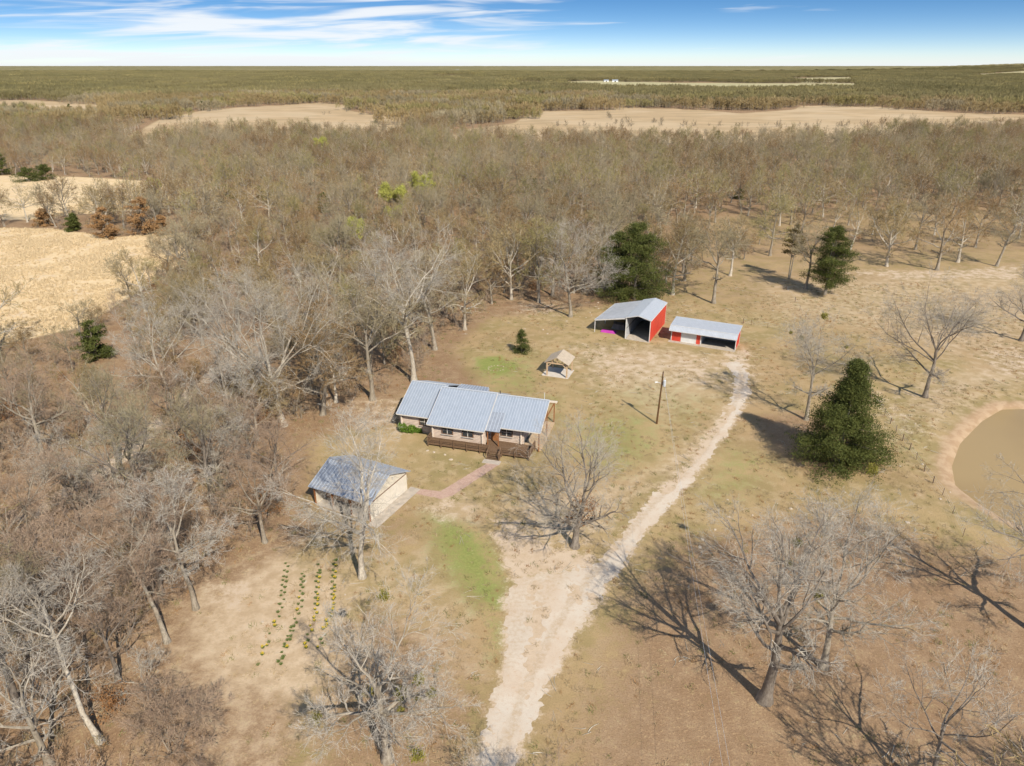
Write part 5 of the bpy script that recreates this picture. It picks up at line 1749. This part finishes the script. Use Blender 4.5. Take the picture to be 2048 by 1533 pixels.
# the woods beyond the hay fields: stands of low crowns
STAND = []
for k in range(8):
    r2 = np.random.default_rng(1300 + k)
    V, F, mi, b = [], [], [], 0
    m = 46
    cx, cy = r2.uniform(-24, 24, m), r2.uniform(-24, 24, m)
    h, cr = r2.uniform(9, 15, m), r2.uniform(2.8, 4.6, m)
    n = 70
    d = unit(r2.normal(size=(m, n, 3)) + [0, 0, 0.55])
    c = np.stack([cx, cy, h * 0.5], -1)[:, None]
    a = c + d * np.stack([cr * 0.35, cr * 0.35, h * 0.18], -1)[:, None]
    e = c + d * np.stack([cr, cr, h * 0.5], -1)[:, None] * r2.uniform(0.7, 1.05, (m, n, 1))
    mid = (a + e) / 2 + r2.normal(size=a.shape) * 0.4
    pts = np.stack([a, mid, e], 2).reshape(-1, 3, 3)
    v, f = tubes(pts, np.tile([0.15, 0.14, 0.05], (m * n, 1)), 2)
    V.append(v); F.append(f); b = len(v)
    tp = np.stack([np.stack([cx, cy, np.zeros(m) - 1], -1), np.stack([cx, cy, h * 0.5], -1), np.stack([cx, cy, h * 0.8], -1)], 1)
    v, f = tubes(tp, np.tile([0.22, 0.16, 0.08], (m, 1)), 4)
    V.append(v); F.append(f + b)
    STAND.append(np_mesh('stand', np.concatenate(V), F, [M['twig_wood' if k < 2 else 'twig_grey' if k == 2 else 'twig_olive' if k == 3 else 'twig_far'], M['bark']], np.concatenate([np.zeros(len(F[0])), np.ones(len(F[1]))])))
Xs, Ys = plant(-6400, 6400, 560, 6200, 42, rng)
oks = wooded(Xs, Ys) & (np.abs(Xs) < 0.86 * Ys + 60) & ((np.hypot(Xs, Ys) > 640) | (Ys > 632)) & (Ys > 640)
Xs, Ys = Xs[oks], Ys[oks]
scatter('distant_forest', 'olive-brown forest running to the horizon beyond the hay fields', 'forest', STAND, Xs, Ys, terrain(Xs, Ys), np.where(np.hypot(Xs, Ys) + 700 * (fbm(Xs / 300, Ys / 300, 2) - 0.5) < 1250, rng.integers(0, 4, len(Xs)), 3 + rng.integers(0, 5, len(Xs))), rng.uniform(0, 6.28, len(Xs)), rng.uniform(0.85, 1.15, len(Xs)))
# canopy of the farthest forest
yy = 6000 * np.exp(np.linspace(0, math.log(7.0), 150))
ss = np.linspace(-0.95, 0.95, 420)
S_, Y_ = np.meshgrid(ss, yy)
X_ = S_ * Y_
r2 = np.random.default_rng(77)
Z_ = terrain(X_, Y_) + 8 + 7 * r2.random(X_.shape) + 10 * (fbm(X_ / 900, Y_ / 900, 3) - 0.4)
nr, nc = X_.shape
i_ = np.arange((nr - 1) * nc).reshape(nr - 1, nc)[:, :-1].ravel()
cv_ = np_mesh('horizon_forest', np.stack([X_, Y_, Z_], -1).reshape(-1, 3), [np.stack([i_, i_ + 1, i_ + nc + 1, i_ + nc], -1)], [M['twig_far']])
tag(obj('horizon_forest', cv_), 'dark olive line of forest along the horizon', 'forest', kind='stuff')

# hedge bushes in the far hay fields
HB = [joined('bush', *bare_tree(1100 + k, 5.0, 2.6, crown_base=0.05, limbs=9, lead=0.4, r0=0.08, per=(5, 4), rt=0.05, stems=3, twig='twig_wood', sides=(4, 3, 3, 3), up=0.8)[:2]) for k in range(2)]
hl = []
for a_, b_, n_ in (((1100, 252), (1500, 253), 26), ((1215, 232), (1245, 262), 12), ((1500, 254), (2040, 256), 24), ((1230, 245), (1330, 246), 10), ((640, 232), (700, 222), 6)):
    for t_ in np.sort(rng.random(n_)):
        hl.append((a_[0] + (b_[0] - a_[0]) * t_, a_[1] + (b_[1] - a_[1]) * t_ + rng.uniform(-0.5, 0.5)))
hl.sort()
for hk, q in enumerate(hl):
    x, y = G(*q)
    o = thing('hedge_bush', 'small leafless bush, %s from the left along the far hay field hedge lines' % ('%d%s' % (hk + 1, 'th' if 10 < (hk + 1) % 100 < 14 else {1: 'st', 2: 'nd', 3: 'rd'}.get((hk + 1) % 10, 'th'))), 'bush', (x, y, float(terrain(np.array([x]), np.array([y]))[0])), rng.uniform(0, 6), 'bushes on the far hay field hedge lines')
    s_ = rng.uniform(0.6, 1.3)
    o.scale = (s_, s_, s_)
    obj('branches', HB[rng.integers(2)], o)

# ---- tall dry grass of the near straw fields
TUFT = []
for k in range(4):
    r2 = np.random.default_rng(1400 + k)
    n = 26
    b0 = np.concatenate([r2.normal(size=(n, 2)) * 0.22, np.zeros((n, 1))], 1)
    tp = b0 + np.concatenate([r2.normal(size=(n, 2)) * 0.25, r2.uniform(0.45, 0.85, (n, 1))], 1)
    pts = np.stack([b0, (b0 + tp) / 2 + [0, 0, 0.08], tp], 1)
    v, f = tubes(pts, np.tile([0.05, 0.05, 0.01], (n, 1)), 2)
    TUFT.append(np_mesh('tuft', v, [f], [M['straw']]))
Xg, Yg = plant(-170, -20, 95, 320, 0.75, rng)
okg = ((sdist(FIELDS[0], Xg, Yg) > 0.5) | (sdist(FIELDS[1], Xg, Yg) > 0.5)) & (np.abs(Xg) < 0.76 * Yg + 12) & (rng.random(len(Xg)) < np.clip((fbm(Xg / 6, Yg / 6, 3) - 0.25) * 2.6, 0.1, 1))
Xg, Yg = Xg[okg], Yg[okg]
scatter('field_grass', 'tall dry golden grass of the straw fields at left', 'grass', TUFT, Xg, Yg, np.zeros(len(Xg)), rng.integers(0, 4, len(Xg)), rng.uniform(0, 6.28, len(Xg)), rng.uniform(0.4, 0.85, len(Xg)))

# ---- thin tufts and fallen sticks on the open ground
SHORT = []
for k in range(4):
    r2 = np.random.default_rng(1450 + k)
    n = 22
    b0 = np.concatenate([r2.normal(size=(n, 2)) * 0.16, np.zeros((n, 1))], 1)
    tp = b0 + np.concatenate([r2.normal(size=(n, 2)) * 0.10, r2.uniform(0.07, 0.2, (n, 1))], 1)
    v, f = tubes(np.stack([b0, tp], 1), np.tile([0.016, 0.006], (n, 1)), 2)
    SHORT.append(np_mesh('tuft', v, [f], [M[('straw_dull', 'straw_dull', 'grass_dull', 'deadleaf')[k]]]))
for k in range(3):
    r2 = np.random.default_rng(1460 + k)
    pts = grow(r2, np.array([[0, 0, 0.04]] * 3) + r2.normal(size=(3, 3)) * [0.3, 0.3, 0], unit(r2.normal(size=(3, 3)) * [1, 1, 0.05]), r2.uniform(0.5, 1.6, 3), 4, 0.2, 0.0)
    pts[:, :, 2] = 0.03
    v, f = tubes(pts, np.tile([0.03, 0.025, 0.02, 0.01], (3, 1)), 3)
    SHORT.append(np_mesh('stick', v, [f], [M['bark_pale']]))
Xt, Yt = plant(-60, 110, 32, 175, 0.95, rng)
okt = (sdist(CLEARING, Xt, Yt) > -6) & (np.abs(Xt) < 0.76 * Yt + 8) & (sdist(POND, Xt, Yt) < -2.5) & (drive_fn(Xt, Yt) < -0.2) & (rng.random(len(Xt)) < np.clip((fbm(Xt / 5, Yt / 5, 3) - 0.32) * 3.2, 0.08, 0.9))
for w_ in (WALK1, WALK2):
    okt &= sdist(w_, Xt, Yt) < -0.3
for c_, a_, x0, x1, y0, y1 in (((-12.24, 90.61), H_ANG, -6, 17, -3.6, 14.5), ((-25.1, 74.6), GA, -0.5, 10.8, -0.5, 9.2), ((22.6, 133.4), BA, -7.5, 5.3, -0.5, 13.5), ((31.6, 132.5), SA, -0.6, 12.8, -1.2, 4.9), ((6.17, 115.1), PA, -1.2, 4.2, -0.6, 4.0)):
    dx, dy = Xt - c_[0], Yt - c_[1]
    u_, v_ = dx * math.cos(a_) + dy * math.sin(a_), -dx * math.sin(a_) + dy * math.cos(a_)
    okt &= ~((u_ > x0) & (u_ < x1) & (v_ > y0) & (v_ < y1))
Xt, Yt = Xt[okt], Yt[okt]
pk = rng.choice(7, len(Xt), p=(.36, .3, .16, .135, .015, .015, .015))
scatter('lawn_grass', 'thin dry tufts, leaves and fallen sticks over the lawn and pasture', 'grass', SHORT, Xt, Yt, terrain(Xt, Yt), pk, rng.uniform(0, 6.28, len(Xt)), rng.uniform(0.6, 1.5, len(Xt)))

# ---- bulb rows
ROWS = [
 [(475, 55, 0), (510, 95, 0), (460, 150, 0), (500, 170, 0), (450, 230, 0), (490, 240, 0), (440, 280, 0), (490, 300, 0), (430, 345, 0), (470, 375, 0), (420, 420, 0), (465, 445, 0), (415, 485, 0), (455, 535, 0), (400, 600, 0), (430, 645, 0), (375, 705, 0), (393, 765, 0), (325, 840, 1), (335, 890, 1), (262, 990, 0), (252, 1105, 0), (228, 1150, 1), (172, 1180, 1), (168, 1270, 1), (108, 1408, 0)],
 [(695, 195, 0), (725, 230, 0), (685, 270, 0), (715, 305, 0), (680, 345, 0), (708, 378, 0), (668, 425, 0), (705, 465, 0), (655, 515, 1), (698, 555, 0), (648, 600, 0), (692, 635, 0), (632, 680, 1), (655, 730, 0), (600, 795, 0), (622, 848, 0), (588, 895, 0), (550, 910, 0), (540, 955, 0), (578, 955, 0), (505, 1025, 0), (545, 1025, 0), (500, 1078, 0), (538, 1072, 0), (463, 1130, 0), (460, 1165, 0), (497, 1175, 1), (425, 1240, 0), (452, 1295, 0), (435, 1325, 0), (380, 1365, 0), (415, 1400, 0)],
 [(910, 70, 0), (935, 150, 0), (905, 180, 0), (935, 185, 0), (895, 230, 0), (930, 250, 1), (880, 295, 0), (915, 310, 1), (890, 375, 0), (920, 380, 1), (880, 440, 0), (905, 470, 1), (878, 520, 0), (915, 520, 1), (905, 550, 1), (865, 595, 0), (905, 615, 1), (870, 670, 1), (895, 720, 1), (855, 780, 1), (860, 820, 1), (805, 890, 1), (830, 955, 1), (770, 1005, 0), (775, 1085, 0), (735, 1130, 1), (750, 1180, 1)],
 [(1150, 15, 0), (1120, 70, 0), (1150, 90, 1), (1110, 150, 0), (1145, 175, 1), (1105, 220, 0), (1135, 250, 1), (1098, 305, 0), (1130, 350, 0), (1095, 395, 0), (1130, 380, 1), (1130, 430, 1), (1090, 470, 0), (1115, 475, 1), (1130, 510, 1), (1110, 540, 1), (1120, 600, 1), (1110, 640, 1), (1100, 680, 1), (1055, 720, 0), (1090, 755, 1), (1025, 825, 1), (1025, 875, 1), (1020, 900, 1), (980, 930, 1), (1000, 1010, 0), (945, 1070, 0), (965, 1120, 0), (905, 1175, 1)]]
r2 = np.random.default_rng(12)
n = 60
az_ = r2.uniform(0, 6.28, n)
b0 = np.stack([np.cos(az_) * 0.10, np.sin(az_) * 0.10, np.zeros(n)], -1) * r2.uniform(0, 1, (n, 1))
m0 = b0 + np.stack([np.cos(az_) * 0.10, np.sin(az_) * 0.10, np.full(n, 0.2)], -1)
e0 = b0 + np.stack([np.cos(az_) * 0.24, np.sin(az_) * 0.24, r2.uniform(0.18, 0.34, n)], -1)
v, f = tubes(np.stack([b0, m0, e0], 1), np.tile([0.02, 0.022, 0.006], (n, 1)), 2)
LEAFM = np_mesh('leaves', v, [f], [M['daffleaf']])
fm = MB()
for k in range(16):
    a = r2.uniform(0, 6.28)
    rr_ = r2.uniform(0.03, 0.22)
    c = Vector((rr_ * math.cos(a), rr_ * math.sin(a), r2.uniform(0.30, 0.42)))
    for p in range(6):
        t_ = p * math.pi / 3
        e1 = c + Vector((math.cos(t_ - 0.3) * 0.04, math.sin(t_ - 0.3) * 0.04, 0.01))
        e2 = c + Vector((math.cos(t_) * 0.075, math.sin(t_) * 0.075, 0.015))
        e3 = c + Vector((math.cos(t_ + 0.3) * 0.04, math.sin(t_ + 0.3) * 0.04, 0.01))
        fm.poly([c, e1, e2, e3])
    fm.tube(c, c + Vector((0, 0, 0.05)), 0.015, 0.026, 6)
FLOWM = fm.mesh('flowers', M['daffflower'])
NAMES = ('first', 'second', 'third', 'fourth')
for ri, row in enumerate(ROWS):
    for ci, (zx, zy, fl) in enumerate(row):
        x, y = G(500 + zx / 6.664, 1120 + zy / 6.664)
        lab = ('yellow-flowering daffodil clump, %s from the garage end of the %s bulb row' if fl else 'flowerless green bulb clump, %s from the garage end of the %s bulb row') % (nth(ci + 1), NAMES[ri])
        o = thing('daffodil_clump', lab, 'flower clump', (x, y, 0), rng.uniform(0, 6.28), '%s clumps of the %s bulb row' % ('flowering' if fl else 'green', NAMES[ri]))
        s_ = rng.uniform(0.5, 0.8)
        o.scale = (s_, s_, s_)
        obj('leaves', LEAFM, o)
        if fl:
            obj('flowers', FLOWM, o, None, rng.uniform(0, 6))

# ---- pale stones lying about
SM = []
for k in range(3):
    r3 = random.Random(k)
    mb = MB()
    ring = [(math.cos(a * math.pi / 3.5) * r3.uniform(0.8, 1.1), math.sin(a * math.pi / 3.5) * r3.uniform(0.6, 0.9)) for a in range(7)]
    b = len(mb.v)
    mb.v += [(x * 0.28, y * 0.28, -0.05) for x, y in ring] + [(x * 0.24, y * 0.24, 0.07) for x, y in ring] + [(0.02, 0, 0.11)]
    for i in range(7):
        j = (i + 1) % 7
        mb.f += [(i, j, 7 + j, 7 + i), (7 + i, 7 + j, 14)]
        mb.m += [0, 0]
    SM.append(mb.mesh('stone', M['stone']))
spots = [(1457, 1035), (1505, 1031), (1581, 1018), (1636, 1007), (1671, 1007), (1743, 1009), (1815, 1046), (1848, 1057), (1546, 622), (1566, 625), (1584, 629), (1690, 606), (1708, 609), (1747, 604), (1771, 606), (1734, 580), (1726, 577), (1196, 606), (1197, 618), (1180, 626), (1183, 631), (1172, 636), (1355, 625), (1372, 621), (1382, 621),
         (1086, 660), (1050, 658), (1095, 668), (1133, 643), (1160, 634), (855, 902), (868, 905), (890, 910), (902, 920), (1400, 1095), (1405, 1080), (1430, 1060), (1880, 1000), (1900, 985), (1800, 935), (1830, 850), (1845, 930), (1705, 640), (1720, 700), (1780, 700), (1660, 650), (1625, 640), (1960, 620), (1455, 1000), (1690, 985), (610, 1165), (525, 1245), (690, 1190)]
spots.sort()
nl_ = sum(q[0] <= 1320 for q in spots)
for k, q in enumerate(spots):
    x, y = G(*q)
    lawn_ = 'pale stones scattered on the right pasture' if q[0] > 1320 else 'pale stones scattered on the lawn'
    lb_ = 'small pale stone on the right-hand pasture, %s counted from the left' % nth(k + 1 - nl_) if q[0] > 1320 else 'small pale stone on the lawn by house and barn, %s counted from the left' % nth(k + 1)
    o = tag(obj('stone', SM[k % 3], None, (x, y, float(terrain(np.array([x]), np.array([y]))[0])), rng.uniform(0, 6), rng.uniform(0.5, 1.25)), lb_, 'stone', lawn_)
# ring of stones round the old fire pit
fx, fy = G(993, 737)
ring = thing('fire_ring', 'broken ring of pale stones round a fire pit on the green patch of lawn', 'fire pit', (fx, fy, 0))
for k in range(13):
    a = k * 0.42 + 0.6
    obj('stone', SM[k % 3], ring, (1.5 * math.cos(a), 1.25 * math.sin(a), 0.0), a, 0.45 + 0.35 * random.random())

# ---- far white farm buildings
def far_barn(label, px, w, d, h, rz):
    x, y = G(*px)
    z = float(terrain(np.array([x]), np.array([y]))[0])
    o = thing('farm_building', label, 'building', (x, y, z), rz)
    MB().box(-w / 2, w / 2, -d / 2, d / 2, -1, h).build('wall', M['white'], o)
    MB().slab([(-w / 2 - 0.4, -d / 2 - 0.5, h), (w / 2 + 0.4, -d / 2 - 0.5, h), (w / 2 + 0.4, 0, h + d * 0.28), (-w / 2 - 0.4, 0, h + d * 0.28)], 0.2).build('roof', M['galv'], o)
    MB().slab([(-w / 2 - 0.4, d / 2 + 0.5, h), (w / 2 + 0.4, d / 2 + 0.5, h), (w / 2 + 0.4, 0.01, h + d * 0.28), (-w / 2 - 0.4, 0.01, h + d * 0.28)], 0.2).build('roof', M['galv'], o)
    MB().box(-w * 0.12, w * 0.12, -d / 2 - 0.05, -d / 2 - 0.003, 0, h * 0.75).build('door', M['darkmetal'], o)
far_barn('white farm building on the distant green pasture, left of the pair', (1212, 165.5), 15, 9, 4, 0.1)
far_barn('white farm building on the distant green pasture, right of the pair', (1230, 166), 18, 10, 4.5, -0.05)
far_barn('tiny white house near the horizon left of centre', (912, 143.5), 60, 20, 8, 0)
far_barn('tiny white house near the horizon right of centre', (1366, 144.5), 22, 14, 6, 0.2)
